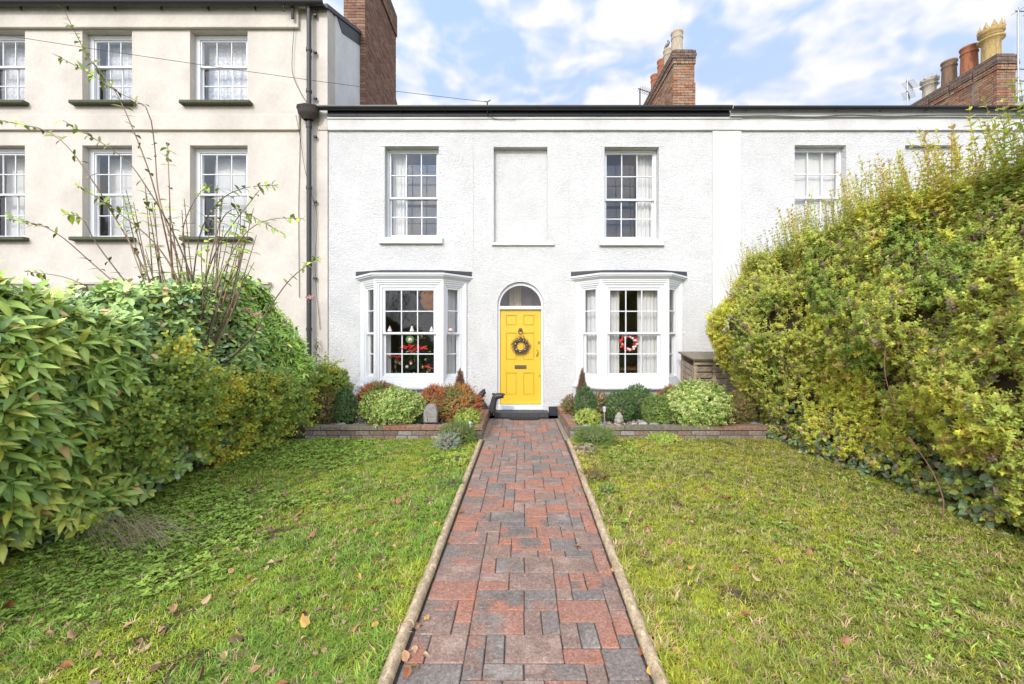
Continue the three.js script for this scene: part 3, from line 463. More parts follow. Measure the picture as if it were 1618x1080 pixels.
// ---------------------------------------------------------------- path, edging, lawn
const kerbL = (d) => lerp(-0.602, -0.556, (d - 1.89) / 4.47), kerbR = (d) => lerp(0.676, 0.839, (d - 1.89) / 4.43);
const pathL = (d) => (d < 5.07 ? lerp(-0.562, -0.522, (d - 1.89) / 3.18) : lerp(-0.522, -0.46, (d - 5.07) / 3.4)), pathR = (d) => (d < 5.07 ? lerp(0.637, 0.75, (d - 1.89) / 3.18) : lerp(0.75, 0.805, (d - 5.07) / 3.4));
{
  const path = new THREE.Group(); path.name = 'path'; scene.add(path); tag(path, 'block paved garden path of red and grey pavers to the yellow door', 'path', null, 'structure');
  put('joint_sand', [prism([[-0.62, -0.6], [0.72, -0.6], [0.90, -8.36], [-0.55, -8.36]], -0.06, -0.011)], mat(rgb(0.11, 0.095, 0.08), 1, { map: tGrain }), path);
  put('mortar_strip', [prism([[-0.549, -6.55], [-0.49, -6.55], [-0.455, -8.36], [-0.549, -8.36]], -0.0105, -0.004), prism([[0.79, -6.55], [0.883, -6.55], [0.883, -8.36], [0.815, -8.36]], -0.0105, -0.004)], mat(rgb(0.48, 0.39, 0.29), 0.95, { map: tGrain }), path);
  const speck = (u, v, s) => { const f = vnoise(u * 250, v * 250, s, 250), g = fbm(u * 70, v * 70, s + 3, 3, 70); return 0.16 * (g - 0.5) + (f > 0.86 ? 0.16 : f < 0.1 ? -0.12 : 0) + 0.1 * (vnoise(u * 130, v * 130, s + 1, 130) - 0.5); };
  const paverTex = (s, A, B, lo, hi, pale) => tex(512, 1.0, (u, v) => { const k = sstep(lo, hi, fbm(u * 5, v * 5, s, 4, 5)), e = speck(u, v, s + 9), p = pale * sstep(0.55, 0.75, fbm(u * 7, v * 7, s + 40, 3, 7)); return [0, 1, 2].map((q) => lerp(A[q], B[q], k) + e + p); });
  const red = [0.60, 0.455, 0.40], rust = [0.64, 0.455, 0.38], grey = [0.485, 0.465, 0.45], pink = [0.57, 0.49, 0.45], dark = [0.445, 0.425, 0.41], brown = [0.515, 0.445, 0.41];
  const tops = [paverTex(101, red, rust, 0.35, 0.65, 0.03), paverTex(111, grey, dark, 0.4, 0.65, 0.06), paverTex(121, red, grey, 0.34, 0.66, 0.04), paverTex(131, pink, brown, 0.35, 0.65, 0.06), paverTex(141, grey, brown, 0.4, 0.6, 0.08), paverTex(151, rust, dark, 0.4, 0.68, 0.03)].map((t) => mat(rgb(0.94, 0.85, 0.785), 0.9, { map: t, bumpMap: t, bumpScale: 0.003 }));
  const r = rng(4242), C = 12, R = 70, used = Array.from({ length: R }, () => new Array(C).fill(0)), list = [];
  const sizes = [[3, 2, 7], [2, 2, 9], [2, 1, 9], [1, 2, 3], [1, 1, 5], [3, 1, 2.5]], tot = sizes.reduce((a, q) => a + q[2], 0);
  for (let j = 0; j < R; j++) for (let i = 0; i < C; i++) {
    if (used[j][i]) continue;
    for (let tr = 0; ; tr++) {
      let q = r() * tot, k = 0; while ((q -= sizes[k][2]) > 0) k++; let [a, b] = sizes[k]; if (tr > 14) a = b = 1;
      let ok = i + a <= C && j + b <= R; for (let y = 0; ok && y < b; y++) for (let x = 0; x < a; x++) if (used[j + y][i + x]) ok = false;
      if (ok && a === 1 && b === 1 && tr < 3 && i + 1 < C && !used[j][i + 1] && r() < 0.6) ok = false;
      if (ok) { for (let y = 0; y < b; y++) for (let x = 0; x < a; x++) used[j + y][i + x] = 1; list.push([i, j, a, b]); break; }
    }
  }
  const D0 = 1.42, P = (8.33 - D0) / R, rest = new Map(); let left = 300;
  list.sort((a, b) => a[1] - b[1]);
  for (const [i, j, a, b] of list) {
    const d0 = D0 + j * P + 0.0022, d1 = D0 + (j + b) * P - 0.0022, dm = (d0 + d1) / 2, L = pathL(dm), W = pathR(dm) - L, g0 = 0.0025;
    const x0 = L + W * i / C + g0, x1 = L + W * (i + a) / C - g0, h = (r() - 0.5) * 0.004;
    const g = cbox(x0, x1, -0.05, h, -d1, -d0, 0.005), u0 = r() * 3, v0 = r() * 3, uv = g.attributes.uv; for (let k = 0; k < uv.count; k++) uv.setXY(k, uv.getX(k) + u0, uv.getY(k) + v0);
    const q = r(), m = tops[q < 0.21 ? 0 : q < 0.43 ? 1 : q < 0.62 ? 2 : q < 0.80 ? 3 : q < 0.93 ? 4 : 5];
    if (left-- > 0) put('paver', g, m, path); else { if (!rest.has(m)) rest.set(m, []); rest.get(m).push(g); }
  }
  for (const [m, l] of rest) put('far_pavers', mergeGeometries(l), m, path).userData.kind = 'stuff';
  // rounded edging lengths
  const tKerb = tex(512, 0.8, (u, v) => { const n = fbm(u * 20, v * 20, 161, 4, 20), k = vnoise(u * 120, v * 120, 162, 120), l = sstep(0.6, 0.68, fbm(u * 16, v * 16, 163, 3, 16)); const b = 0.72 + 0.28 * (n - 0.5) + 0.16 * (k - 0.5) + 0.10 * l; return [b, b * 0.915, b * 0.80]; });
  const mK = mat(rgb(0.92, 0.84, 0.715), 0.95, { map: tKerb, bumpMap: tKerb, bumpScale: 0.008 });
  const ord = ['nearest', 'second', 'third', 'fourth', 'farthest'];
  const cuts = [[1.22, 2.25, 3.21, 4.2, 5.2, 6.4], [1.2, 2.2, 3.18, 4.21, 5.2, 6.42]];
  for (const s of [0, 1]) for (let k = 0; k < 5; k++) {
    const f = s ? kerbR : kerbL, a = cuts[s][k] + 0.006, b = cuts[s][k + 1] - 0.006, pts = [], rr = rng(600 + s * 10 + k);
    const ya = 0.016 + (rr() - 0.5) * 0.012, yb = 0.016 + (rr() - 0.5) * 0.012, xo = (rr() - 0.5) * 0.008;
    for (let q = 0; q <= 6; q++) { const d = lerp(a, b, q / 6); pts.push(V(f(d) + xo + (rr() - 0.5) * 0.003, lerp(ya, yb, q / 6), -d)); }
    const g = tube(pts, 0.035, 0.034, 24, 14), cap = (p, sg) => boxUV(at(new THREE.SphereGeometry(0.034, 14, 8).scale(1, 1, 0.25), p.x, p.y, p.z)); const uv = g.attributes.uv; for (let q = 0; q < uv.count; q++) uv.setXY(q, uv.getX(q) * (b - a), uv.getY(q) * 0.24);
    tag(put('path_edging', [g, cap(pts[0]), cap(pts[6])], mK), `${ord[k]} rounded stone edging length on the ${s ? 'right' : 'left'} side of the path`, 'edging', 'rounded edging lengths along the path');
  }
}
const lawnY = (x, z) => 0.004 + 0.035 * (fbm(x * 1.1 + 40, z * 1.1 + 40, 7, 3) - 0.5) + 0.012 * (vnoise(x * 7 + 90, z * 7 + 90, 8) - 0.5) + 0.018 * sstep(0.7, 1.6, Math.abs(x));
{
  const tL = tex(1024, 2.2, (u, v) => { const a = fbm(u * 16, v * 16, 171, 5, 16), b = fbm(u * 90, v * 90, 172, 3, 90), m = sstep(0.42, 0.62, fbm(u * 9, v * 9, 173, 4, 9)), e = 0.3 * (b - 0.5) + 0.15 * (a - 0.5); const soil = [0.36, 0.30, 0.20], moss = [0.52, 0.53, 0.12]; return [0, 1, 2].map((q) => lerp(soil[q], moss[q], m) + e * (q === 2 ? 0.6 : 1)); });
  const mL = mat(rgb(0.95, 0.95, 0.95), 1, { map: tL, bumpMap: tL, bumpScale: 0.03 });
  for (const [name, a, b, label] of [['lawn', -6.2, (d) => kerbL(d) - 0.02, 'mossy lawn strewn with brown leaves between the laurel hedge and the path'], ['lawn', (d) => kerbR(d) + 0.02, 7.2, 'mossy lawn between the path and the tall yellow-green hedge']]) {
    const pos = [], N = 60, K = 70, P = (i, j) => { const d = lerp(0.4, 6.56, j / K), A = typeof a === 'function' ? a(d) : a, B = typeof b === 'function' ? b(d) : b, x = lerp(A, B, i / N); return [x, lawnY(x, -d), -d]; };
    for (let i = 0; i < N; i++) for (let j = 0; j < K; j++) pos.push(...P(i, j), ...P(i + 1, j), ...P(i + 1, j + 1), ...P(i, j), ...P(i + 1, j + 1), ...P(i, j + 1));
    const g = new THREE.BufferGeometry(); g.setAttribute('position', new THREE.Float32BufferAttribute(pos, 3)); g.computeVertexNormals(); boxUV(g);
    tag(put(name, g, mL), label, 'lawn', null, 'structure');
  }
}

// ---------------------------------------------------------------- raised beds
const BEDF = -6.53;
{
  const bed = (name, label, x0, x1, ret, seed, orangeFrom, side) => {
    const w = thing(name, label, 'garden wall'), B = new Bricks(w, 400, seed), C = new Bricks(w, 200, seed + 1); C.name = 'coping_brick';
    put('mortar_core', [box(x0 + 0.01, x1 - 0.01, -0.05, 0.15, BEDF - 0.10, BEDF - 0.012), box(Math.min(ret, ret - side * 0.1) + 0.006, Math.max(ret, ret - side * 0.1) - 0.006, -0.05, 0.15, -8.58, BEDF - 0.1)], M.mortarOld, w);
    for (let k = 0; k < 2; k++) { B.row('x', x0, x1, 0.004 + k * 0.075, 0.064, BEDF, 0.1, 1, M.bricksBed, k ? 0.1 : 0, 0.17 + 0.045 * k, 0.014); B.row('z', -8.58, BEDF - 0.105, 0.004 + k * 0.075, 0.064, ret, 0.1, side, M.bricksBed, k ? 0.1 : 0); }
    const split = orangeFrom;
    C.row('x', x0, split, 0.158, 0.066, BEDF + 0.012, 0.16, 1, M.copingOld, 0.05, 0.30, 0.006);
    C.row('x', split + 0.004, x1 + (side > 0 ? 0.012 : 0), 0.158, 0.068, BEDF + 0.014, 0.17, 1, M.coping, 0.1, 0.235, 0.004);
    C.row('z', -8.58, BEDF - 0.165, 0.158, 0.068, ret + side * 0.012, 0.15, side, M.coping, 0.08, 0.225, 0.005);
    B.done(); C.done(); return w;
  };
  bed('brick_bed_wall', 'low brick wall edging the planting bed under the Christmas bay', -3.4, -0.551, -0.551, 711, -2.15, 1);
  bed('brick_bed_wall', 'low brick wall edging the planting bed under the bay with cream curtains', 0.884, 4.25, 0.884, 733, 3.2, -1);
  const tG = tex(512, 0.9, (u, v) => { const n = fbm(u * 40, v * 40, 181, 3, 40), k = vnoise(u * 80, v * 80, 182, 80); const b = 0.46 + 0.3 * (n - 0.5) + 0.22 * (k - 0.5); return [b, b * 0.9, b * 0.76]; });
  const mG = mat(rgb(0.9, 0.9, 0.9), 1, { map: tG, bumpMap: tG, bumpScale: 0.02 });
  tag(put('gravel_bed', box(-3.99, -0.65, -0.05, 0.168, -8.6, BEDF - 0.105), mG), 'gravel surface of the bed under the Christmas bay', 'gravel', null, 'structure');
  tag(put('gravel_bed', box(0.984, 4.9, -0.05, 0.168, -8.6, BEDF - 0.105), mG), 'gravel surface of the bed under the cream-curtained bay', 'gravel', null, 'structure');
  const r = rng(812), peb = new THREE.IcosahedronGeometry(1, 1), li = [];
  for (let k = 0; k < 5200; k++) { const lf = r() < 0.4, x = lf ? lerp(-3.4, -0.67, r()) : lerp(1.0, 4.6, r()), z = lerp(-8.2, BEDF - 0.17, r()), s = 0.008 + 0.014 * r() * r(); const m = new THREE.Matrix4().compose(V(x, 0.170 + s * 0.3, z), new THREE.Quaternion().setFromEuler(new THREE.Euler(r() * 3, r() * 3, r() * 3)), V(s * 1.3, s * 0.8, s)); const b = 0.34 + 0.4 * r(); li.push({ m, c: rgb(b, b * lerp(0.8, 0.95, r()), b * lerp(0.6, 0.88, r())) }); }
  const gr = inst('gravel', peb, mat(rgb(0.85, 0.85, 0.85), 0.9), li, scene); tag(gr, 'pale loose pebbles covering the raised beds', 'gravel');
  const stones = [[950, 663, 6.66, 0.055, 'white stone lying at the corner of the bed by the path'], [1018, 661, 6.85, 0.05, 'grey cobble behind the small stone head'], [1033, 668, 6.75, 0.06, 'pale cobble in front of the middle clipped bush'], [1050, 669, 6.73, 0.045, 'small cobble beside the large variegated bush'], [926, 671, 6.6, 0.06, 'pale stone propped on the wall corner by the path'], [555, 669, 6.7, 0.045, 'flat pale stone by the dark cone bush'], [540, 664, 6.85, 0.05, 'round cobble near the cream house end of the bed'], [1187, 662, 6.9, 0.06, 'large grey cobble under the hedge at the bed end'], [1015, 657, 7.0, 0.05, 'cream cobble between the two round clipped bushes'], [569, 655, 7.1, 0.06, 'rounded stone left of the big variegated bush']];
  for (const [px, py, d, s, label] of stones) { const g = new THREE.IcosahedronGeometry(s, 2), p = g.attributes.position; for (let i = 0; i < p.count; i++) { const n = 0.8 + 0.4 * vnoise(p.getX(i) * 22 + px, p.getY(i) * 22 + p.getZ(i) * 31 + py, 5); p.setXYZ(i, p.getX(i) * n * 1.25, p.getY(i) * n * 0.7, p.getZ(i) * n); } g.computeVertexNormals(); const q = AT(px, py, d), b = 0.45 + 0.25 * hash2(px, py, 3); const o = put('cobble', boxUV(g), mat(rgb(b, b * 0.97, b * 0.93), 0.9, { map: tGrain })); o.position.set(q.x, 0.17 + s * 0.45, q.z); tag(o, label, 'stone', 'loose cobbles in the raised beds'); }
}

// ---------------------------------------------------------------- leaves and foliage kit
const _y = V(0, 1, 0);
function pose(p, dir, nrm, s = 1, sx = s) { const y = dir.clone().normalize(), z = nrm.clone().addScaledVector(y, -nrm.dot(y)); if (z.lengthSq() < 1e-6) z.set(y.z, y.x, y.y).addScaledVector(y, -y.dot(z)); z.normalize(); const x = y.clone().cross(z); return new THREE.Matrix4().makeBasis(x.multiplyScalar(sx), y.multiplyScalar(s), z.multiplyScalar(s)).setPosition(p); }
function leaf(L, W, fold = 0.25, droop = 0.15, edge = [1, 1, 1], mid = [1, 1, 1], round = 0) {   // blade along +y, upper face +z
  const t = round ? [0.18, 0.55, 0.86] : [0.22, 0.5, 0.78], w = round ? [0.72, 1, 0.68] : [0.78, 1, 0.58], P = [], C = [], I = [];
  const zz = (q) => -droop * L * q * q;
  P.push(0, 0, 0); C.push(...mid);
  t.forEach((q, k) => { const ww = w[k] * W / 2; P.push(-ww, q * L, zz(q) + fold * ww, 0, q * L, zz(q), ww, q * L, zz(q) + fold * ww); C.push(...edge, ...mid, ...edge); });
  P.push(0, L, zz(1)); C.push(...edge);
  I.push(0, 2, 1, 0, 3, 2); for (let k = 0; k < 2; k++) { const a = 1 + 3 * k, b = a + 3; I.push(a, a + 1, b + 1, a, b + 1, b, a + 1, a + 2, b + 2, a + 1, b + 2, b + 1); } I.push(7, 8, 10, 8, 9, 10);
  const g = new THREE.BufferGeometry(); g.setAttribute('position', new THREE.Float32BufferAttribute(P, 3)); g.setAttribute('color', new THREE.Float32BufferAttribute(C, 3)); g.setIndex(I); g.computeVertexNormals(); g.setAttribute('uv', new THREE.Float32BufferAttribute(new Float32Array(P.length / 3 * 2), 2)); return g;
}
function tint(g, r, gg, b) { const c = g.attributes.color; for (let i = 0; i < c.count; i++) c.setXYZ(i, c.getX(i) * r, c.getY(i) * gg, c.getZ(i) * b); return g; }
function sprig({ len = 0.2, n = 7, L = 0.035, W = 0.018, open = 0.9, seed = 1, tones = [[1, 1, 1]], stem = [0.5, 0.35, 0.2], stemR = 0.0012, edge = [1, 1, 1], mid = [1, 1, 1], fold = 0.25, droop = 0.15, round = 0, bend = 0.12, whorl = 2, from = 0.1, tipScale = 0.6 }) {
  const r = rng(seed), l = [], bx = (r() - 0.5) * bend * len * 2, bz = (r() - 0.5) * bend * len * 2, c = (t) => V(bx * t * t, len * t, bz * t * t);
  l.push(paint(tube([c(0), c(0.5), c(1)], stemR, stemR * 0.5, 3, 3), ...stem));
  let a = r() * 6;
  for (let k = 0; k < n; k++) { const t = lerp(from, 1, (k + r() * 0.4) / n), sc = lerp(1, tipScale, t) * (0.8 + 0.4 * r()); a += whorl === 2 ? 1.57 : 2.4; for (let q = 0; q < whorl; q++) { const an = a + q * 6.283 / whorl + (r() - 0.5) * 0.5, o = open * (1.1 - 0.45 * t) + (r() - 0.5) * 0.35, d = V(Math.cos(an) * Math.sin(o), Math.cos(o), Math.sin(an) * Math.sin(o)), tn = tones[Math.floor(r() * tones.length)], j = 0.82 + 0.36 * r(); l.push(tint(leaf(L, W, fold, droop, edge, mid, round), tn[0] * j, tn[1] * j, tn[2] * j).applyMatrix4(pose(c(t), d, _y.clone().add(V((r() - 0.5) * 0.8, 0, (r() - 0.5) * 0.8)), sc))); } }
  return join(l);
}
const leafGrey = (k = 0) => k;

// ---------------------------------------------------------------- grass
{
  const blade = (h, w, lean, az, x, z, c) => { const dx = Math.cos(az), dz = Math.sin(az), px = -dz * w / 2, pz = dx * w / 2, P = [], q = (t, s) => [x + dx * lean * t * t + px * s, h * t * (1 - 0.25 * lean / h * t), z + dz * lean * t * t + pz * s]; P.push(...q(0, -1), ...q(0, 1), ...q(0.55, 0.8), ...q(0, -1), ...q(0.55, 0.8), ...q(0.55, -0.8), ...q(0.55, -0.8), ...q(0.55, 0.8), ...q(1, 0)); const g = tris(P); paint(g, ...c); return g; };
  const tuft = (seed, n, hh, sp, straw) => { const r = rng(seed), l = []; for (let k = 0; k < n; k++) { const h = hh * (0.5 + 0.9 * r()), s = r() < straw, b = 0.75 + 0.5 * r(); l.push(blade(h, 0.0028 + 0.0022 * r(), h * (0.3 + 1.1 * r()), r() * 6.283, (r() - 0.5) * sp, (r() - 0.5) * sp, s ? [1.5 * b, 1.05 * b, 1.2 * b] : [b, b, b])); } const g = join(l); g.deleteAttribute('uv'); const N = g.attributes.normal; for (let i = 0; i < N.count; i++) { const y = Math.abs(N.getY(i)) * 0.5 + 0.7, x = N.getX(i) * 0.5, z = N.getZ(i) * 0.5, q = Math.hypot(x, y, z); N.setXYZ(i, x / q, y / q, z / q); } return g; };
  const kinds = [tuft(1, 13, 0.021, 0.05, 0.12), tuft(2, 13, 0.026, 0.05, 0.2), tuft(3, 10, 0.038, 0.04, 0.15), tuft(4, 15, 0.014, 0.055, 0.25)];
  const r = rng(2024), lists = kinds.map(() => []);
  const m4 = () => new THREE.Matrix4();
  for (let k = 0; k < 112000; k++) {
    const d = 1.15 + 5.35 * Math.pow(r(), 1.25), x = lerp(-3.95, 4.6, r()); if (x > kerbL(d) - 0.03 && x < kerbR(d) + 0.03) continue;
    const z = -d, patch = fbm(x * 1.6 + 20, z * 1.6 + 20, 301, 4), fine = fbm(x * 6, z * 6, 302, 2), bare = fbm(x * 3.1 + 7, z * 3.1, 303, 3); if (bare > 0.70 && r() < 0.7) continue;
    const moss = sstep(0.40, 0.64, 0.5 * patch + 0.3 * fine + 0.26 * r() - 0.03), lft = x < 0 ? 1 : 0, b = 0.62 + 0.7 * r(), dry = r() < (lft ? 0.09 : 0.16);
    const G = lft ? [0.19, 0.325, 0.05] : [0.235, 0.30, 0.05], Y = [0.44, 0.465, 0.04], Z = [0.50, 0.39, 0.21], c = dry ? Z : [0, 1, 2].map((q) => lerp(G[q], Y[q], moss * (lft ? 0.6 : 0.72)));
    const edge = Math.min(Math.abs(x - kerbL(d)), Math.abs(x - kerbR(d))) < 0.12, ki = edge ? (r() < 0.6 ? 2 : 1) : moss > 0.5 ? (r() < 0.65 ? 3 : 0) : Math.floor(r() * 3.2) % 3, s = (0.75 + 0.6 * r()) * (edge ? 1.35 : 1);
    lists[ki].push({ m: m4().compose(V(x, lawnY(x, z) - 0.004, z), new THREE.Quaternion().setFromEuler(new THREE.Euler((r() - 0.5) * 0.3, r() * 6.283, (r() - 0.5) * 0.3)), V(s, s * (0.8 + 0.5 * r()), s)), c: rgb(c[0] * b, c[1] * b, c[2] * b) });
  }
  const gm = new THREE.MeshPhysicalMaterial({ color: rgb(1, 1, 1), roughness: 0.9, specularIntensity: 0.2, side: THREE.DoubleSide, vertexColors: true });
  const lab = ['fine green blades of grass all over both lawns', 'longer green blades of grass scattered over the lawns', 'tall tufts of grass along the path edging', 'short mossy yellow-green blades in patches on the lawns'];
  kinds.forEach((g, i) => tag(inst('grass', g, gm, lists[i], scene), lab[i], 'grass'));
  // broad-leaved weeds, thickest by the shrubs at the left
  const ros = (seed) => { const q = rng(seed), l = []; for (let k = 0; k < 7; k++) { const a = k * 2.4 + q() * 0.5, o = 0.9 + 0.5 * q(); l.push(leaf(0.017 + 0.010 * q(), 0.013, 0.2, 0.2, [1, 1, 1], [1.15, 1.15, 1.1], 1).applyMatrix4(pose(V(0, 0.006 + 0.014 * q(), 0), V(Math.cos(a) * Math.sin(o), Math.cos(o), Math.sin(a) * Math.sin(o)), _y, 1))); } return join(l); };
  const wk = [ros(11), ros(12)], wl = [[], []];
  for (let k = 0; k < 15000; k++) {
    const d = 1.3 + 5.1 * r(), x = r() < 0.78 ? lerp(-3.7, kerbL(d) - 0.06, r()) : lerp(kerbR(d) + 0.06, 4.3, r()), z = -d, n = fbm(x * 1.3 + 60, z * 1.3 + 3, 305, 4), e = x < 0 ? sstep(-0.9, -3.3, x) * sstep(1.9, 3.4, d) : 0.1 * sstep(3, 5, d);
    if (n + 0.26 * e - 0.12 * r() < 0.62) continue; const b = 0.75 + 0.5 * r(), s = 0.7 + 0.8 * r();
    wl[k % 2].push({ m: m4().compose(V(x, lawnY(x, z) + 0.006, z), new THREE.Quaternion().setFromEuler(new THREE.Euler((r() - 0.5) * 0.5, r() * 6.28, (r() - 0.5) * 0.5)), V(s, s, s)), c: rgb(0.23 * b, 0.33 * b, 0.06 * b) });
  }
  wk.forEach((g, i) => tag(inst('weeds', g, gm, wl[i], scene), i ? 'paler round-leaved weeds spreading over the lawn by the shrubs' : 'round-leaved green weeds creeping over the lawn by the shrubs', 'weeds'));
}
// ---------------------------------------------------------------- hedges and shrubs
const rv = (r, s = 1) => V((r() - 0.5) * s, (r() - 0.5) * s, (r() - 0.5) * s);
function lump(n, f, core, name, parent, m) { return put(name, core, m, parent); }
const M_twigs = mat(rgb(0.20, 0.15, 0.10), 1, { map: tGrain });

// the tall privet hedge on the right
{
  const h = thing('privet_hedge', 'tall loose yellow-green privet hedge with upright shoots beside the lawn', 'hedge', [0, 0, 0]);
  const top = (d) => (2.80 + 0.24 * Math.exp(-Math.pow((d - 5.7) / 0.8, 2)) + 0.75 * (fbm(d * 1.3, 4, 401, 3) - 0.5) + 0.22 * sstep(4.2, 2.6, d)) * Math.sqrt(Math.max(0.02, 1 - Math.pow(Math.max(0, (d - 6.1) / 1.36), 3.6)));
  const face = (d, y) => 4.20 - (0.30 + 0.32 * sstep(5.2, 7, d)) * Math.exp(-Math.pow((y - 1.75) / 0.95, 2)) - 0.14 * sstep(3.5, 2.2, d) + 0.55 * (fbm(d * 1.1 + 3, y * 1.1, 402, 2) - 0.5) + 0.30 * (fbm(d * 3.1 + 3, y * 3.1, 403, 2) - 0.5);
  // branches inside
  const core = [], N = 40, K = 16, P = (i, j) => { const d = lerp(0.9, 7.3, i / N), t = top(d) - 0.32, q = j / K; return q < 0.6 ? [face(d, t * q / 0.6) + 0.30, t * q / 0.6, -d] : [lerp(face(d, t) + 0.30, 6.0, (q - 0.6) / 0.4), t, -d]; };
  for (let i = 0; i < N; i++) for (let j = 0; j < K; j++) { const a = P(i, j), b = P(i + 1, j), c = P(i + 1, j + 1), e = P(i, j + 1); core.push(...a, ...b, ...c, ...a, ...c, ...e); }
  put('inner_twigs', boxUV(tris(core)), M_twigs, h);
  const tones = [[1, 1, 1], [1, 1, 1], [1.12, 1.08, 0.9], [0.85, 0.95, 1.0], [0.95, 0.72, 0.9]];
  const kinds = [1, 2, 3].map((s) => sprig({ len: 0.18, n: 8, L: 0.038, W: 0.022, seed: 500 + s, tones, stem: [0.9, 0.55, 0.5], droop: 0.3, fold: 0.35 }));
  const shoots = [1, 2].map((s) => sprig({ len: 0.66, n: 16, L: 0.048, W: 0.024, seed: 520 + s, tones, stem: [0.9, 0.55, 0.5], stemR: 0.0022, droop: 0.35, fold: 0.4, bend: 0.08, from: 0.03, open: 1.0 }));
  const r = rng(5151), lists = [[], [], []], sl = [[], []];
  const hue = (d, y) => { const gold = clamp(sstep(0.47, 0.62, fbm(d * 1.1 + 9, y * 1.3, 411, 3) + 0.10 * Math.exp(-Math.pow((y - 2.2) / 0.6, 2)) * sstep(3.2, 4.6, d) - 0.04)), dk = sstep(0.55, 0.66, fbm(d * 1.9 + 2, y * 1.9 + 8, 412, 3)) * (1 - gold); const q = r(), b = 0.75 + 0.5 * r(); let c = [0.600, 0.660, 0.150]; c = [0, 1, 2].map((k) => lerp(c[k], [0.720, 0.720, 0.106][k], gold * (0.5 + 0.5 * r()))); c = [0, 1, 2].map((k) => lerp(c[k], [0.374, 0.496, 0.106][k], dk * 0.9)); if (q < 0.06 || (gold > 0.4 && q < 0.12)) c = [0.720, 0.570, 0.210]; else if (q < 0.12) c = [0.406, 0.316, 0.240]; else if (q < 0.2) c = [0.720, 0.720, 0.106]; return rgb(c[0] * b, c[1] * b, c[2] * b); };
  for (let k = 0; k < 33000; k++) {
    const d = 1.0 + 6.45 * Math.pow(r(), 1.12), T = top(d), onTop = r() < 0.27; let p, n;
    if (onTop) { const f = face(d, T); p = V(lerp(f, f + 1.5, Math.pow(r(), 1.5)), T + 0.1 * (r() - 0.5), -d); n = V(-0.15, 1, 0.2); } else { const y = T * Math.pow(r(), 0.85) + 0.06; p = V(face(d, y), y, -d); n = V(-1, 0.15, 0.55 - (d > 6.6 ? 1.0 : 0)); }
    const deep = Math.min(0.30, -Math.log(1 - r()) * 0.055); p.addScaledVector(n.clone().normalize(), -deep); p.add(rv(r, 0.05));
    if (p.y < 0.05) continue;
    if (!onTop && fbm(d * 3.4 + 5, p.y * 3.4, 415, 3) > 0.60 && r() < 0.85) continue;
    const dir = n.clone().normalize().multiplyScalar(0.35).add(V(-0.1, 0.5, 0.75)).add(rv(r, 1.15)), s = 0.7 + 0.6 * r();
    lists[k % 3].push({ m: pose(p, dir, rv(r, 1), s), c: hue(d, p.y) });
  }
  for (let k = 0; k < 1300; k++) { const d = 1.2 + 6.0 * r(), T = top(d), f = face(d, T), x = lerp(f - 0.06, f + 1.2, r() * r()), s = (0.55 + 0.85 * r()) * (d > 6.2 ? 0.8 : 1) * (d < 4.2 ? 1.15 : 1); sl[k % 2].push({ m: pose(V(x, T - 0.22 - 0.1 * r(), -d), V(-0.12 + (r() - 0.5) * 0.5, 1, (r() - 0.5) * 0.45), rv(r, 1), s), c: hue(d, T + 0.3) }); }
  for (let k = 0; k < 420; k++) { const d = 1.6 + 5.2 * r(), y = top(d) * (0.25 + 0.72 * r()); sl[k % 2].push({ m: pose(V(face(d, y) + 0.12, y - 0.1, -d), V(-0.5, 0.75, 0.35).add(rv(r, 0.8)), rv(r, 1), 0.4 + 0.35 * r()), c: hue(d, y) }); }
  const lm = leafMat(rgb(1, 1, 1), 0.92, 0.48);
  kinds.forEach((g, i) => inst('foliage', g, lm, lists[i], h)); shoots.forEach((g, i) => inst('shoot', g, lm, sl[i], h));
  const w = []; for (let k = 0; k < 26; k++) { const d = 1.6 + 5.2 * r(), x = 4.3 + 0.5 * r(); w.push([V(x, 0, -d), V(x - 0.1, 0.9, -d + 0.1), V(x - 0.25 + 0.2 * r(), 2.2, -d + 0.2 * r())]); }
  w.forEach((p) => put('stem', tube(p, 0.016, 0.006, 8, 5), M.bark, h));
  // brambles and young plants along its foot
  const b = thing('bramble', 'dusky green and purplish bramble leaves along the foot of the tall hedge', 'shrub');
  const bl = leaf(0.075, 0.052, 0.25, 0.25, [1, 1, 1], [1.2, 1.2, 1.15]), L = [], near = [];
  for (let k = 0; k < 1900; k++) { const d = 2.2 + 4.5 * r(), y = (0.6 + 0.5 * sstep(4.8, 3, d)) * Math.pow(r(), 1.1) + 0.03, x = face(d, y) + 0.04 - 0.22 * Math.max(0, 1 - y) * r() + 0.06, n = V(-1, 0.5, 0.5).add(rv(r, 1.2)), q = r(), bb = 0.7 + 0.6 * r(), c = q < 0.12 ? [0.21, 0.15, 0.13] : q < 0.13 ? [0.30, 0.09, 0.07] : q < 0.35 ? [0.27, 0.33, 0.08] : [0.13, 0.18, 0.09]; L.push({ m: pose(V(x, y, -d), V(-0.5, -0.5 + r(), 0.4).add(rv(r, 1.4)), n, 0.6 + 0.6 * r()), c: rgb(c[0] * bb, c[1] * bb, c[2] * bb), d }); }
  L.sort((a, c) => a.d - c.d); const bm = glossLeaf(rgb(1, 1, 1), 0.5);
  const bms = [[0.125, 0.175, 0.085], [0.16, 0.215, 0.085], [0.20, 0.15, 0.12], [0.27, 0.33, 0.08]].map((c) => glossLeaf(rgb(...c), 0.5));
  L.slice(0, 260).forEach((it, i) => { const o = put('leaf', bl, bms[i % 7 === 0 ? 2 : i % 5 === 0 ? 3 : i % 2], b); it.m.decompose(o.position, o.quaternion, o.scale); });
  inst('foliage', bl, bm, L.slice(260), b);
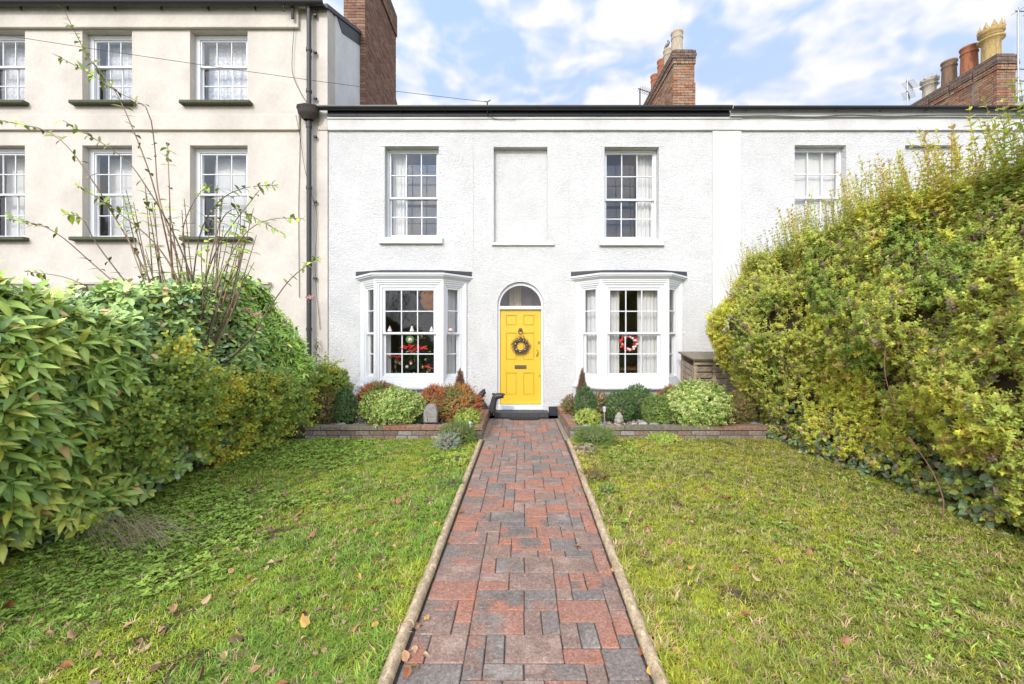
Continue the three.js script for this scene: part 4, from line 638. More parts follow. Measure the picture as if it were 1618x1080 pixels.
  for (const [pts, rr] of [[[[1435, 690, 3.95], [1470, 740, 3.75], [1490, 790, 3.6], [1488, 825, 3.55]], 0.006], [[[1395, 455, 4.2], [1400, 520, 4.15], [1398, 590, 4.1], [1420, 660, 4.05]], 0.005]]) put('cane', tube(pts.map((q) => AT(...q)), rr, rr * 0.8, 16, 5), mat(rgb(0.22, 0.10, 0.08), 0.8), b);
}

// the mixed hedge on the left: cherry laurel, snowberry, viburnum, bay-like laurel and a leggy shrub
const faceL = (d, y) => -3.66 - 0.13 * sstep(4.2, 5.4, d) + 0.24 * Math.exp(-Math.pow((y - 1.1) / 0.8, 2)) + 0.5 * (fbm(d * 1.5 + 13, y * 1.5 + 4, 432, 3) - 0.5) + 0.16 * sstep(3.3, 2.2, d) * sstep(0.2, 1.2, y);
const topL = (d) => (d < 3.9 ? 1.84 + 0.12 * Math.sin(d * 3.1) : 2.10 + 0.34 * sstep(4.9, 5.8, d) + 0.3 * (fbm(d * 2.2, 1, 433, 2) - 0.5) - 1.45 * sstep(6.0, 7.3, d));
{
  const whorls = (name, label, cat, o) => {
    const t = thing(name, label, cat), r = rng(o.seed), all = [];
    if (o.core) { const N = 26, K = 12, out = [], P = (i, j) => { const d = lerp(o.d0, o.d1, i / N), tp = topL(d) - 0.22, q = j / K; return q < 0.6 ? [faceL(d, tp * q / 0.6) - 0.36, tp * q / 0.6, -d] : [lerp(faceL(d, tp) - 0.36, -5.6, (q - 0.6) / 0.4), tp, -d]; }; for (let i = 0; i < N; i++) for (let j = 0; j < K; j++) { const a = P(i, j), b = P(i + 1, j), c = P(i + 1, j + 1), e = P(i, j + 1); out.push(...a, ...c, ...b, ...a, ...e, ...c); } put('inner_twigs', boxUV(tris(out)), M_twigs, t); }
    for (let k = 0; k < o.n; k++) {
      const d = lerp(o.d0, o.d1, r()), T = topL(d) * (o.tk || 1), onTop = r() < o.top; let p, n;
      if (onTop) { const f = faceL(d, T); p = V(lerp(f, f - 1.4, r() * r()), T + 0.12 * (r() - 0.5), -d); n = V(0.3, 1, 0.4); } else { const y = lerp(o.y0, T, Math.pow(r(), 0.9)); p = V(faceL(d, y), y, -d); n = V(1, 0.25, 0.5); }
      if (o.where && !o.where(d, p.y, r)) continue;
      p.addScaledVector(n.clone().normalize(), -Math.min(0.35, -Math.log(1 - r()) * o.deep)); p.add(rv(r, 0.06));
      const ax = n.clone().normalize().multiplyScalar(0.6).add(V(0.1, 0.5, 0.75)).add(rv(r, 1.15)).normalize(), u = V(ax.y, ax.z, ax.x).cross(ax).normalize(), v = ax.clone().cross(u), m = o.per + Math.floor(r() * 3); let a = r() * 6;
      const cz = o.hue(d, p.y, r);
      for (let q = 0; q < m; q++) { a += 2.4; const op = lerp(1.45, 0.5, q / m) + (r() - 0.5) * 0.3, dir = ax.clone().multiplyScalar(Math.cos(op)).addScaledVector(u, Math.cos(a) * Math.sin(op)).addScaledVector(v, Math.sin(a) * Math.sin(op)).add(V(0, -o.sag, 0)); const b = 0.8 + 0.4 * r(), c = r() < o.oddChance ? o.odd[Math.floor(r() * o.odd.length)] : cz; all.push({ m: pose(p.clone().addScaledVector(ax, q * o.gap), dir.add(rv(r, 0.5)), ax.clone().multiplyScalar(0.5).add(V(0.1, 1.0, 0.3)).add(rv(r, 0.7)), 0.55 + 0.75 * r()), c: rgb(c[0] * b, c[1] * b, c[2] * b), key: p.distanceTo(camera.position) - (o.gap ? q * 0.05 : 0) }); }
    }
    all.sort((a, b) => a.key - b.key); let part = 0;
    if (o.parts) { // the leaves that show largest
      const vis = all.filter((it) => { const e = it.m.elements, x = e[12] / -e[14] * FOC + CX, y = CY - (e[13] - EYE) / -e[14] * FOC; return x > -40 && x < 1650 && y > 0 && y < 1100 && e[12] > faceL(-e[14], e[13]) - 0.12; }).slice(0, o.parts);
      const set = new Set(vis), cache = new Map();
      for (const it of vis) { const kk = [it.c.r, it.c.g, it.c.b].map((q) => Math.round(q * 28) / 28 + 0.006), id = kk.join(); if (!cache.has(id)) cache.set(id, glossLeaf(rgb(...kk), o.gloss)); const mesh = put('leaf', o.leafGeo[part++ % o.leafGeo.length], cache.get(id), t); it.m.decompose(mesh.position, mesh.quaternion, mesh.scale); }
      o.leafGeo.forEach((g, q) => inst('foliage', g, glossLeaf(rgb(1, 1, 1), o.gloss), all.filter((it, i) => !set.has(it) && i % o.leafGeo.length === q), t));
    } else o.leafGeo.forEach((g, i) => inst('foliage', g, o.mat || glossLeaf(rgb(1, 1, 1), o.gloss), all.filter((it, q) => q % o.leafGeo.length === i), t));
    return t;
  };
  const lg = [leaf(0.135, 0.040, 0.35, 0.15, [1, 1, 1], [1.25, 1.2, 1.1]), leaf(0.14, 0.042, 0.15, 0.45, [1.1, 1.08, 1], [1.3, 1.25, 1.1]), leaf(0.115, 0.036, 0.6, 0.3, [0.95, 0.95, 0.95], [1.2, 1.2, 1.1]), leaf(0.12, 0.042, 0.25, 0.35, [1.05, 1.05, 1], [1.3, 1.25, 1.1])];
  const laurel = whorls('cherry_laurel', 'large glossy cherry laurel with long pointed leaves at the near end of the hedge', 'shrub', { seed: 6101, core: true, d0: 1.0, d1: 3.85, y0: 0.12, n: 1650, top: 0.3, per: 7, gap: 0.012, deep: 0.07, sag: 0.25, gloss: 0.36, leafGeo: lg, parts: 300, oddChance: 0.05, odd: [[0.605, 0.605, 0.103], [0.605, 0.416, 0.187], [0.125, 0.187, 0.083]], where: (d, y, r) => d < 3.45 || r() < 1.6 * (4.05 - d) + 0.25 * sstep(1.2, 1.9, y), hue: (d, y, r) => { const q = r(); return q < 0.3 ? [0.387, 0.517, 0.122] : q < 0.66 ? [0.294, 0.430, 0.108] : q < 0.86 ? [0.208, 0.323, 0.093] : [0.574, 0.605, 0.144]; } });
  put('stem', [tube([V(-3.9, 0, -2.6), V(-3.8, 0.8, -2.5), V(-3.7, 1.6, -2.7)], 0.03, 0.012, 8, 6)], M.bark, laurel); put('stem', [tube([V(-4.0, 0, -3.4), V(-3.8, 0.8, -3.3), V(-3.8, 1.7, -3.2)], 0.03, 0.012, 8, 6)], M.bark, laurel);
  const vg = [leaf(0.085, 0.046, 0.3, 0.25, [1, 1, 1], [1.2, 1.2, 1.1], 1), leaf(0.07, 0.042, 0.2, 0.15, [1, 1, 1], [1.15, 1.15, 1.1], 1)];
  const vib = whorls('viburnum', 'dusky green viburnum with pink flower heads in the middle of the hedge', 'shrub', { seed: 6202, core: true, d0: 3.7, d1: 6.3, y0: 0.15, n: 2500, top: 0.5, per: 5, gap: 0.02, deep: 0.08, sag: 0.15, gloss: 0.5, leafGeo: vg, parts: 200, oddChance: 0.06, odd: [[0.720, 0.720, 0.164], [0.708, 0.437, 0.273], [0.600, 0.708, 0.490]], hue: (d, y, r) => { const q = r(); return q < 0.35 ? [0.314, 0.450, 0.164] : q < 0.7 ? [0.395, 0.531, 0.177] : q < 0.85 ? [0.544, 0.667, 0.218] : [0.218, 0.328, 0.164]; } });
  for (const [px, py, d] of [[405, 497, 5.0], [300, 505, 4.8], [173, 478, 4.4], [330, 545, 4.9], [490, 470, 4.6], [392, 490, 5.3], [290, 520, 4.7], [610, 900, 0]]) if (d) { const r = rng(px * 7 + py), l = []; for (let k = 0; k < 22; k++) l.push(at(new THREE.IcosahedronGeometry(0.008 + 0.005 * r(), 0), (r() - 0.5) * 0.09, (r() - 0.5) * 0.04, (r() - 0.5) * 0.06)); const f = put('flower_head', l.map((g) => boxUV(g)), mat(rgb(0.55, 0.30, 0.28), 0.8), vib); f.position.copy(AT(px, py, d)); }
  const bg = [leaf(0.115, 0.036, 0.3, 0.2, [1, 1, 1], [1.25, 1.2, 1.1]), leaf(0.10, 0.034, 0.35, 0.3, [1, 1, 1], [1.2, 1.2, 1.1])];
  whorls('spotted_laurel', 'bright green laurel shrub at the far end of the hedge by the drainpipe', 'shrub', { seed: 6303, core: true, d0: 5.5, d1: 7.0, y0: 0.75, n: 900, top: 0.4, per: 6, gap: 0.014, deep: 0.10, sag: 0.2, gloss: 0.42, leafGeo: bg, parts: 150, oddChance: 0.08, odd: [[0.720, 0.720, 0.123], [0.720, 0.720, 0.174]], hue: (d, y, r) => { const q = r(); return q < 0.5 ? [0.309, 0.508, 0.111] : q < 0.8 ? [0.434, 0.644, 0.123] : [0.594, 0.720, 0.149]; } });
  const sk = [1, 2, 3].map((s) => sprig({ len: 0.24, n: 6, L: 0.05, W: 0.039, seed: 640 + s, round: 1, stem: [0.55, 0.30, 0.18], fold: 0.2, droop: 0.15, open: 1.1, bend: 0.3, tones: [[1, 1, 1], [1.2, 1.05, 0.8], [0.7, 0.85, 0.9]] }));
  const sb = thing('snowberry_bush', 'yellow-leaved snowberry bush with white berries under the viburnum', 'shrub'), r = rng(646), L = [[], [], []], berries = [];
  for (let k = 0; k < 3300; k++) {
    const d = 3.3 + 3.8 * r(), y = (0.75 + 1.0 * fbm(d * 1.7, 2, 656, 2)) * Math.pow(r(), 0.85) + 0.05, gap = fbm(d * 2.3, y * 2.3 + 5, 651, 3); if (gap > 0.515) continue;
    const x = faceL(d, y) + 0.03 + 0.12 * fbm(d * 2, y * 2, 655, 2) - Math.min(0.25, -Math.log(1 - r()) * 0.05) + (d > 6.2 ? 0.18 * sstep(6.2, 7, d) : 0), p = V(x, y, -d).add(rv(r, 0.08)), dir = V(0.5, 0.45, 0.6).add(rv(r, 1.3)), yel = sstep(0.40, 0.58, fbm(d * 1.6 + 4, y * 1.6, 652, 3)), b = 0.75 + 0.5 * r(), c = [0, 1, 2].map((q) => lerp([0.34, 0.44, 0.10][q], [0.70, 0.66, 0.10][q], yel * (0.4 + 0.6 * r())));
    L[k % 3].push({ m: pose(p, dir, V(0.3, 1, 0.6).add(rv(r, 0.5)), 0.75 + 0.55 * r()), c: rgb(c[0] * b, c[1] * b, c[2] * b) });
    if (r() < 0.10) berries.push(at(new THREE.IcosahedronGeometry(0.0065 + 0.003 * r(), 1), p.x + 0.05, p.y, p.z + 0.05));
  }
  const lm = leafMat(rgb(1, 1, 1), 0.9, 0.28); sk.forEach((g, i) => inst('foliage', g, lm, L[i], sb));
  const be = put('berry', berries.map((g) => boxUV(g)), mat(rgb(0.78, 0.76, 0.70), 0.5), sb); be.userData.kind = 'stuff';
  for (let k = 0; k < 22; k++) { const d = 3.4 + 3.2 * r(), x = faceL(d, 0.5) - 0.3; put('stem', tube([V(x, 0, -d), V(x + 0.2, 0.6, -d + 0.1), V(x + 0.42, 0.95, -d + 0.3 * (r() - 0.3)), V(x + 0.55, 0.55 + 0.4 * r(), -d + 0.45 * (r() - 0.3))], 0.006, 0.0025, 12, 4), M.bark, sb); }
  // dark ivy low in the hedge
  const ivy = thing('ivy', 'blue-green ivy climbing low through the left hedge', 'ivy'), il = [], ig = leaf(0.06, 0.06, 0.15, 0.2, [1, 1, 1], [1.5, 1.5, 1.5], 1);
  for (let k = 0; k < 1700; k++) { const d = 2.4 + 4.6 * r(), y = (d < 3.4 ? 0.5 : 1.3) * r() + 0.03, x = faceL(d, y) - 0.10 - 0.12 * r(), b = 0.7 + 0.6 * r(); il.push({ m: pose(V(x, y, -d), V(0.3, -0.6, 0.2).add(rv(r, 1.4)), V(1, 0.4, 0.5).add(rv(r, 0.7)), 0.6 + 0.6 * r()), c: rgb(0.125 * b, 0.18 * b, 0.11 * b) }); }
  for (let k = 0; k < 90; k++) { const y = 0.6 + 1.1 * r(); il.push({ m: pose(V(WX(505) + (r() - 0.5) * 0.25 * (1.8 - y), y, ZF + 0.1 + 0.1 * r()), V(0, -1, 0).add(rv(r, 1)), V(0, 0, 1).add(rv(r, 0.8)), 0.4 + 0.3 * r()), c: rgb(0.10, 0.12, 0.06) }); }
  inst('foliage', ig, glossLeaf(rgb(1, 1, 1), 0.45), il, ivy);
  // dry grass tuft at the foot of the laurel
  const dg = thing('dry_grass', 'tuft of straw-coloured dead grass stems at the foot of the laurel', 'grass tuft'), dl = [];
  for (let k = 0; k < 110; k++) { const a = AT(lerp(120, 225, r()), 850 + 30 * r(), 3.05 + 0.3 * r()); a.y = 0.01; const o = V(0.25 + 0.3 * r(), 0, (r() - 0.3) * 0.5).multiplyScalar(0.6 + 0.6 * r()); dl.push(tube([a, a.clone().add(o.clone().multiplyScalar(0.4)).add(V(0, 0.05 + 0.22 * r(), 0)), a.clone().add(o).add(V(0, 0.02 + 0.08 * r(), 0))], 0.0018, 0.001, 6, 3)); }
  put('stems', dl, mat(rgb(0.42, 0.33, 0.21), 0.9), dg).userData.kind = 'stuff';
}
// the leggy shrub whose bare stems rise over the hedge
{
  const t = thing('leggy_shrub', 'leggy shrub with long bare arching stems rising above the hedge', 'shrub'), r = rng(707), LG = [leaf(0.10, 0.04, 0.3, 0.3, [1, 1, 1], [1.2, 1.2, 1]), leaf(0.07, 0.04, 0.2, 0.2, [1, 1, 1], [1.2, 1.2, 1])];
  const lms = [[0.356, 0.487, 0.071], [0.468, 0.568, 0.081], [0.244, 0.356, 0.091]].map((c) => glossLeaf(rgb(...c), 0.5)), stemM = [mat(rgb(0.24, 0.155, 0.105), 0.85), mat(rgb(0.31, 0.21, 0.14), 0.85), mat(rgb(0.16, 0.115, 0.085), 0.85)];
  const S = [[[292, 560], [285, 490], [262, 370], [245, 300], [225, 240], [180, 140], [140, 90], [103, 18]], [[310, 560], [300, 470], [262, 350], [250, 300], [243, 215], [232, 170], [195, 150], [140, 115], [85, 85]], [[300, 560], [310, 470], [280, 380], [235, 300], [190, 245], [100, 190]], [[270, 560], [262, 500], [215, 400], [180, 340], [150, 290], [80, 210], [-10, 188]], [[285, 560], [272, 430], [268, 300], [265, 225]], [[300, 560], [305, 450], [320, 360], [350, 315], [390, 296], [440, 292]], [[310, 560], [330, 420], [352, 345], [380, 330], [395, 345]], [[330, 560], [335, 490], [372, 390], [400, 358], [430, 346], [480, 345]], [[350, 580], [392, 540], [430, 480], [460, 440], [505, 405]], [[250, 560], [210, 480], [140, 410], [85, 365], [15, 345]], [[230, 560], [180, 480], [110, 440], [40, 428]], [[260, 560], [215, 470], [150, 380], [130, 345], [103, 338]], [[300, 560], [292, 470], [250, 390], [180, 330], [120, 290]], [[320, 560], [340, 480], [378, 420], [380, 340], [385, 335], [450, 370]], [[305, 560], [318, 470], [345, 390], [410, 300]], [[296, 560], [300, 450], [290, 360], [320, 300], [335, 295]]];
  for (let k = 0; k < 40; k++) { const x = 225 + 150 * r(), lean = (x - 300) * 0.5 + 40 * (r() - 0.5), top = 290 + 130 * r(); S.push([[290 + (x - 290) * 0.5, 570], [x, 480], [x + lean * 0.5, (480 + top) / 2], [x + lean, top]]); }
  const leaves = [];
  S.forEach((pts, k) => {
    const d0 = 4.75 + 0.5 * r(), curve = pts.map(([x, y], i) => AT(x, y, d0 + 0.25 * (r() - 0.5) - i * 0.04)), cv = new THREE.CatmullRomCurve3(curve), len = cv.getLength();
    put('stem', tube(curve, k < 16 ? 0.0125 : 0.011, 0.0035, 26, 5), stemM[k % 3], t);
    const n = k < 16 ? Math.round(len * 5.2) : Math.round(len * 4);
    for (let i = 0; i < n; i++) { const q = lerp(0.35, 1, Math.pow(i / n, 0.55)); if (r() < 0.45 && q < 0.85) continue; const p = cv.getPointAt(q), tg = cv.getTangentAt(q), sd = rv(r, 1).cross(tg).normalize(); for (const s of [-1, 1]) { leaves.push([p, tg.clone().multiplyScalar(0.5).addScaledVector(sd, s).add(V(0, -0.15, 0)), q]); } }
    if (k < 14) for (let i = 0; i < 5; i++) leaves.push([cv.getPointAt(1 - 0.02 * i), cv.getTangentAt(1).add(rv(r, 1.9)).add(V(0, -0.3, 0)), 1]);
  });
  leaves.sort((a, b) => b[2] - a[2]); leaves.slice(0, 300).forEach(([p, d, q], i) => { const o = put('leaf', LG[i % 2], lms[i % 3], t); pose(p, d, V(0.2, 1, 0.5).add(rv(r, 0.8)), 0.55 + 0.6 * r()).decompose(o.position, o.quaternion, o.scale); });
  const rest = leaves.slice(300); if (rest.length) inst('foliage', LG[0], glossLeaf(rgb(0.19, 0.25, 0.04), 0.5), rest.map(([p, d]) => ({ m: pose(p, d, V(0.2, 1, 0.5).add(rv(r, 0.8)), 0.55 + 0.6 * r()), c: rgb(1, 1, 1) })), t);
}

// ---------------------------------------------------------------- clipped and flowering plants of the beds
{
  const K = {
    box: { k: sprig({ len: 0.055, n: 6, L: 0.017, W: 0.010, seed: 801, round: 1, stem: [0.6, 0.5, 0.3] }), c: [[0.114, 0.203, 0.065], [0.162, 0.268, 0.073], [0.089, 0.162, 0.061]], den: 2600, gl: 0.5 },
    boxPale: { k: sprig({ len: 0.055, n: 6, L: 0.018, W: 0.010, seed: 802, round: 1 }), c: [[0.244, 0.341, 0.073], [0.308, 0.406, 0.082], [0.179, 0.276, 0.073]], den: 2600, gl: 0.5 },
    varieg: { k: sprig({ len: 0.085, n: 5, L: 0.036, W: 0.021, seed: 803, round: 1, edge: [1.45, 1.3, 1.0], mid: [0.45, 0.75, 0.6], open: 1.15 }), c: [[0.42, 0.46, 0.15], [0.50, 0.52, 0.22], [0.28, 0.37, 0.10]], den: 1500, gl: 0.5 },
    lime: { k: sprig({ len: 0.06, n: 5, L: 0.028, W: 0.016, seed: 804, round: 1, edge: [1.5, 1.35, 0.9], mid: [0.7, 0.9, 0.9] }), c: [[0.36, 0.42, 0.10], [0.44, 0.47, 0.13], [0.26, 0.34, 0.08]], den: 1900, gl: 0.5 },
    rust: { k: sprig({ len: 0.10, n: 7, L: 0.024, W: 0.013, seed: 805, tones: [[1, 1, 1], [1.3, 0.8, 0.8], [0.7, 1.3, 1]], stem: [0.7, 0.4, 0.3] }), c: [[0.503, 0.186, 0.065], [0.551, 0.268, 0.082], [0.324, 0.244, 0.065], [0.211, 0.251, 0.073], [0.421, 0.145, 0.073]], den: 1700, gl: 0.6 },
    bronze: { k: sprig({ len: 0.09, n: 7, L: 0.022, W: 0.011, seed: 806, tones: [[1, 1, 1], [1.2, 0.9, 0.8], [0.8, 1.2, 1]] }), c: [[0.276, 0.186, 0.073], [0.244, 0.244, 0.082], [0.356, 0.244, 0.082], [0.162, 0.186, 0.065]], den: 1700, gl: 0.6 },
    brown: { k: sprig({ len: 0.05, n: 7, L: 0.014, W: 0.006, seed: 807, open: 0.6 }), c: [[0.257, 0.128, 0.074], [0.338, 0.189, 0.108], [0.189, 0.108, 0.068]], den: 3000, gl: 0.8 },
    thyme: { k: sprig({ len: 0.08, n: 9, L: 0.016, W: 0.005, seed: 808, open: 0.8 }), c: [[0.162, 0.283, 0.065], [0.211, 0.341, 0.082], [0.276, 0.356, 0.097]], den: 2200, gl: 0.6 },
    silver: { k: sprig({ len: 0.09, n: 8, L: 0.022, W: 0.006, seed: 809, open: 0.6 }), c: [[0.446, 0.486, 0.405], [0.540, 0.567, 0.486], [0.338, 0.405, 0.297]], den: 1800, gl: 0.8 },
    pinkish: { k: sprig({ len: 0.04, n: 5, L: 0.025, W: 0.016, seed: 810, round: 1, open: 1.2 }), c: [[0.540, 0.365, 0.297], [0.405, 0.351, 0.216], [0.608, 0.513, 0.378], [0.297, 0.324, 0.135]], den: 1500, gl: 0.7 },
  };
  let seed = 3000;
  const bush = (name, label, sp, px, top, bot, w, d, o = {}) => {
    const k = K[sp], c = AT(px, bot, d), Y0 = o.y0 ?? Math.max(c.y, 0.165), H = AT(px, top, d).y - Y0, rx = w / 2 / FOC * d, rz = o.rz || rx * 0.85, t = thing(name, label, 'shrub', [c.x, Y0, c.z]), r = rng(seed += 37), L = [];
    const cone = o.cone || 0, area = 4 * Math.PI * Math.pow((Math.pow(rx * rz, 1.6) + 2 * Math.pow(rx * H / 2, 1.6)) / 3, 1 / 1.6), n = Math.min(9000, Math.round(area * k.den * 0.9));
    const core = new THREE.IcosahedronGeometry(1, 3), P = core.attributes.position; for (let i = 0; i < P.count; i++) { const y = P.getY(i), s = 0.74 * (1 - cone * (y * 0.5 + 0.5) * 0.92); P.setXYZ(i, P.getX(i) * rx * s, H / 2 + y * H * 0.40, P.getZ(i) * rz * s); } core.computeVertexNormals(); put('inner_twigs', boxUV(core), M_twigs, t);
    for (let i = 0; i < n; i++) {
      const u = r() * 2 - 1, a = r() * 6.283, q = Math.sqrt(1 - u * u), nn = V(q * Math.cos(a), u, q * Math.sin(a)), lp = 1 + (o.loose ?? 0.24) * 2 * (fbm(nn.x * 2.6 + seed, nn.y * 2.6 + nn.z * 2.1, 5, 3) - 0.5), dp = r() < 0.04 ? 1.04 + 0.13 * r() : 1 - Math.min(0.35, -Math.log(1 - r()) * 0.07), cs = 1 - cone * (u * 0.5 + 0.5) * 0.95;
      const p = V(nn.x * rx * lp * dp * cs, H * 0.47 + nn.y * H * 0.5 * lp * dp, nn.z * rz * lp * dp * cs); if (p.y < 0.005) continue;
      const dir = V(nn.x, nn.y * 0.6 + 0.45, nn.z).add(rv(r, 0.9)), cc = k.c[Math.floor(fbm(nn.x * 2 + seed, nn.y * 2 + nn.z * 1.7, 9, 2) * 1.6 * k.c.length + r() * 1.4 - 0.5 + k.c.length) % k.c.length], b = 0.75 + 0.5 * r();
      L.push({ m: pose(p, dir, rv(r, 1), 0.75 + 0.5 * r()), c: rgb(cc[0] * b, cc[1] * b, cc[2] * b) });
    }
    inst('foliage', k.k, glossLeaf(rgb(1, 1, 1), k.gl), L, t); put('stem', tube([V(0, -0.03, 0), V(0.01, H * 0.3, 0), V(0, H * 0.6, 0)], 0.012, 0.006, 4, 5), M.bark, t); return t;
  };
  // under the Christmas bay
  bush('box_bush', 'dark green pointed box bush at the cream house end of the bed', 'box', 546, 612, 669, 36, 6.95, { cone: 0.45 });
  bush('rusty_shrub', 'brown and rust-coloured shrub overhung by the hedge', 'bronze', 510, 612, 668, 44, 7.0, { loose: 0.4 });
  bush('rusty_shrub', 'orange-brown shrub rising behind the big variegated bush', 'rust', 600, 606, 662, 58, 7.45, { loose: 0.35 });
  bush('variegated_bush', 'round cream-variegated bush below the Christmas bay', 'varieg', 621, 616, 674, 84, 6.95, { loose: 0.24 });
  bush('box_bush', 'dark green ball bush tucked behind the smooth stone ornament', 'box', 659, 634, 670, 34, 7.0);
  bush('rusty_shrub', 'rust-red shrub between the variegated bush and the brown cone', 'rust', 690, 611, 664, 42, 7.35, { loose: 0.35 });
  bush('rusty_shrub', 'large red and green shrub beside the boots', 'rust', 724, 611, 664, 56, 7.05, { loose: 0.35 });
  bush('brown_conifer', 'small brown pointed conifer below the Christmas bay', 'brown', 727, 583, 650, 24, 7.6, { cone: 0.85 });
  bush('lime_shrub', 'small lime-yellow shrub at the wall corner below the boots', 'lime', 738, 648, 674, 33, 6.78);
  bush('thyme_bush', 'fine-leaved green bush growing on the lawn corner left of the path', 'thyme', 723, 668, 707, 46, 6.38, { y0: 0.0 });
  bush('lavender', 'silver-grey lavender beside the path on the left lawn', 'silver', 706, 690, 722, 28, 6.02, { y0: 0.0, loose: 0.4 });
  // under the bay with cream curtains
  bush('brown_conifer', 'thin brown pointed conifer beside the door', 'brown', 920, 586, 650, 23, 7.5, { cone: 0.9, loose: 0.3 });
  bush('box_bush', 'dark upright box bush in front of the thin brown conifer', 'box', 925, 612, 662, 34, 7.1, { cone: 0.35 });
  bush('bronze_shrub', 'bronze-green small shrub behind the garden light', 'bronze', 946, 624, 660, 26, 7.2, { loose: 0.35 });
  bush('bronze_shrub', 'straggly olive shrub against the black plinth right of the door', 'bronze', 901, 628, 654, 20, 7.7, { loose: 0.6 });
  bush('lime_shrub', 'small lime-yellow shrub at the wall corner right of the path', 'lime', 928, 649, 675, 33, 6.75);
  bush('box_bush', 'round green box bush behind the stone head', 'box', 978, 620, 664, 46, 7.15);
  bush('box_bush', 'taller green box bush at the middle of the cream-curtained bay', 'box', 1006, 610, 662, 42, 7.45);
  bush('box_bush', 'clipped box ball left of the large variegated bush', 'boxPale', 1038, 625, 671, 40, 6.9);
  bush('rusty_shrub', 'orange tips of a shrub behind the right variegated bush', 'rust', 1062, 612, 660, 40, 7.45, { loose: 0.35 });
  bush('variegated_bush', 'large round yellow-variegated bush in front of the log store', 'varieg', 1101, 607, 681, 82, 6.85, { loose: 0.24 });
  bush('bronze_shrub', 'brownish green shrub between variegated bush and hedge', 'bronze', 1166, 622, 672, 38, 6.9, { loose: 0.25 });
  bush('thyme_bush', 'rounded fine-leaved bush growing on the lawn corner right of the path', 'thyme', 939, 677, 718, 52, 6.3, { y0: 0.0 });
  bush('succulent', 'low pinkish rosette plant beside the path edging', 'pinkish', 924, 704, 726, 30, 5.85, { y0: 0.0, loose: 0.4 });
  bush('forsythia', 'yellow-green leafy shrub leaning from the hedge over the bed', 'lime', 528, 583, 640, 46, 7.2, { loose: 0.5, y0: 0.5 });
  // low weeds along the path edging on the lawn
  for (const [px, py, w, d, l, sp] of [[722, 735, 26, 5.2, 'low leafy plants spilling along the left edging near the lavender', 'lime'], [712, 775, 28, 4.4, 'low box seedlings beside the middle of the left edging', 'boxPale'], [940, 762, 26, 4.7, 'olive seedlings on the lawn beside the right edging', 'bronze'], [957, 785, 22, 4.25, 'small green seedling tuft at the right edging', 'boxPale'], [1050, 705, 40, 6.35, 'bright weeds at the foot of the right bed wall', 'lime']]) bush('low_plant', l, sp, px, py - 16, py + 6, w, d, { y0: 0.0, loose: 0.6 });
}
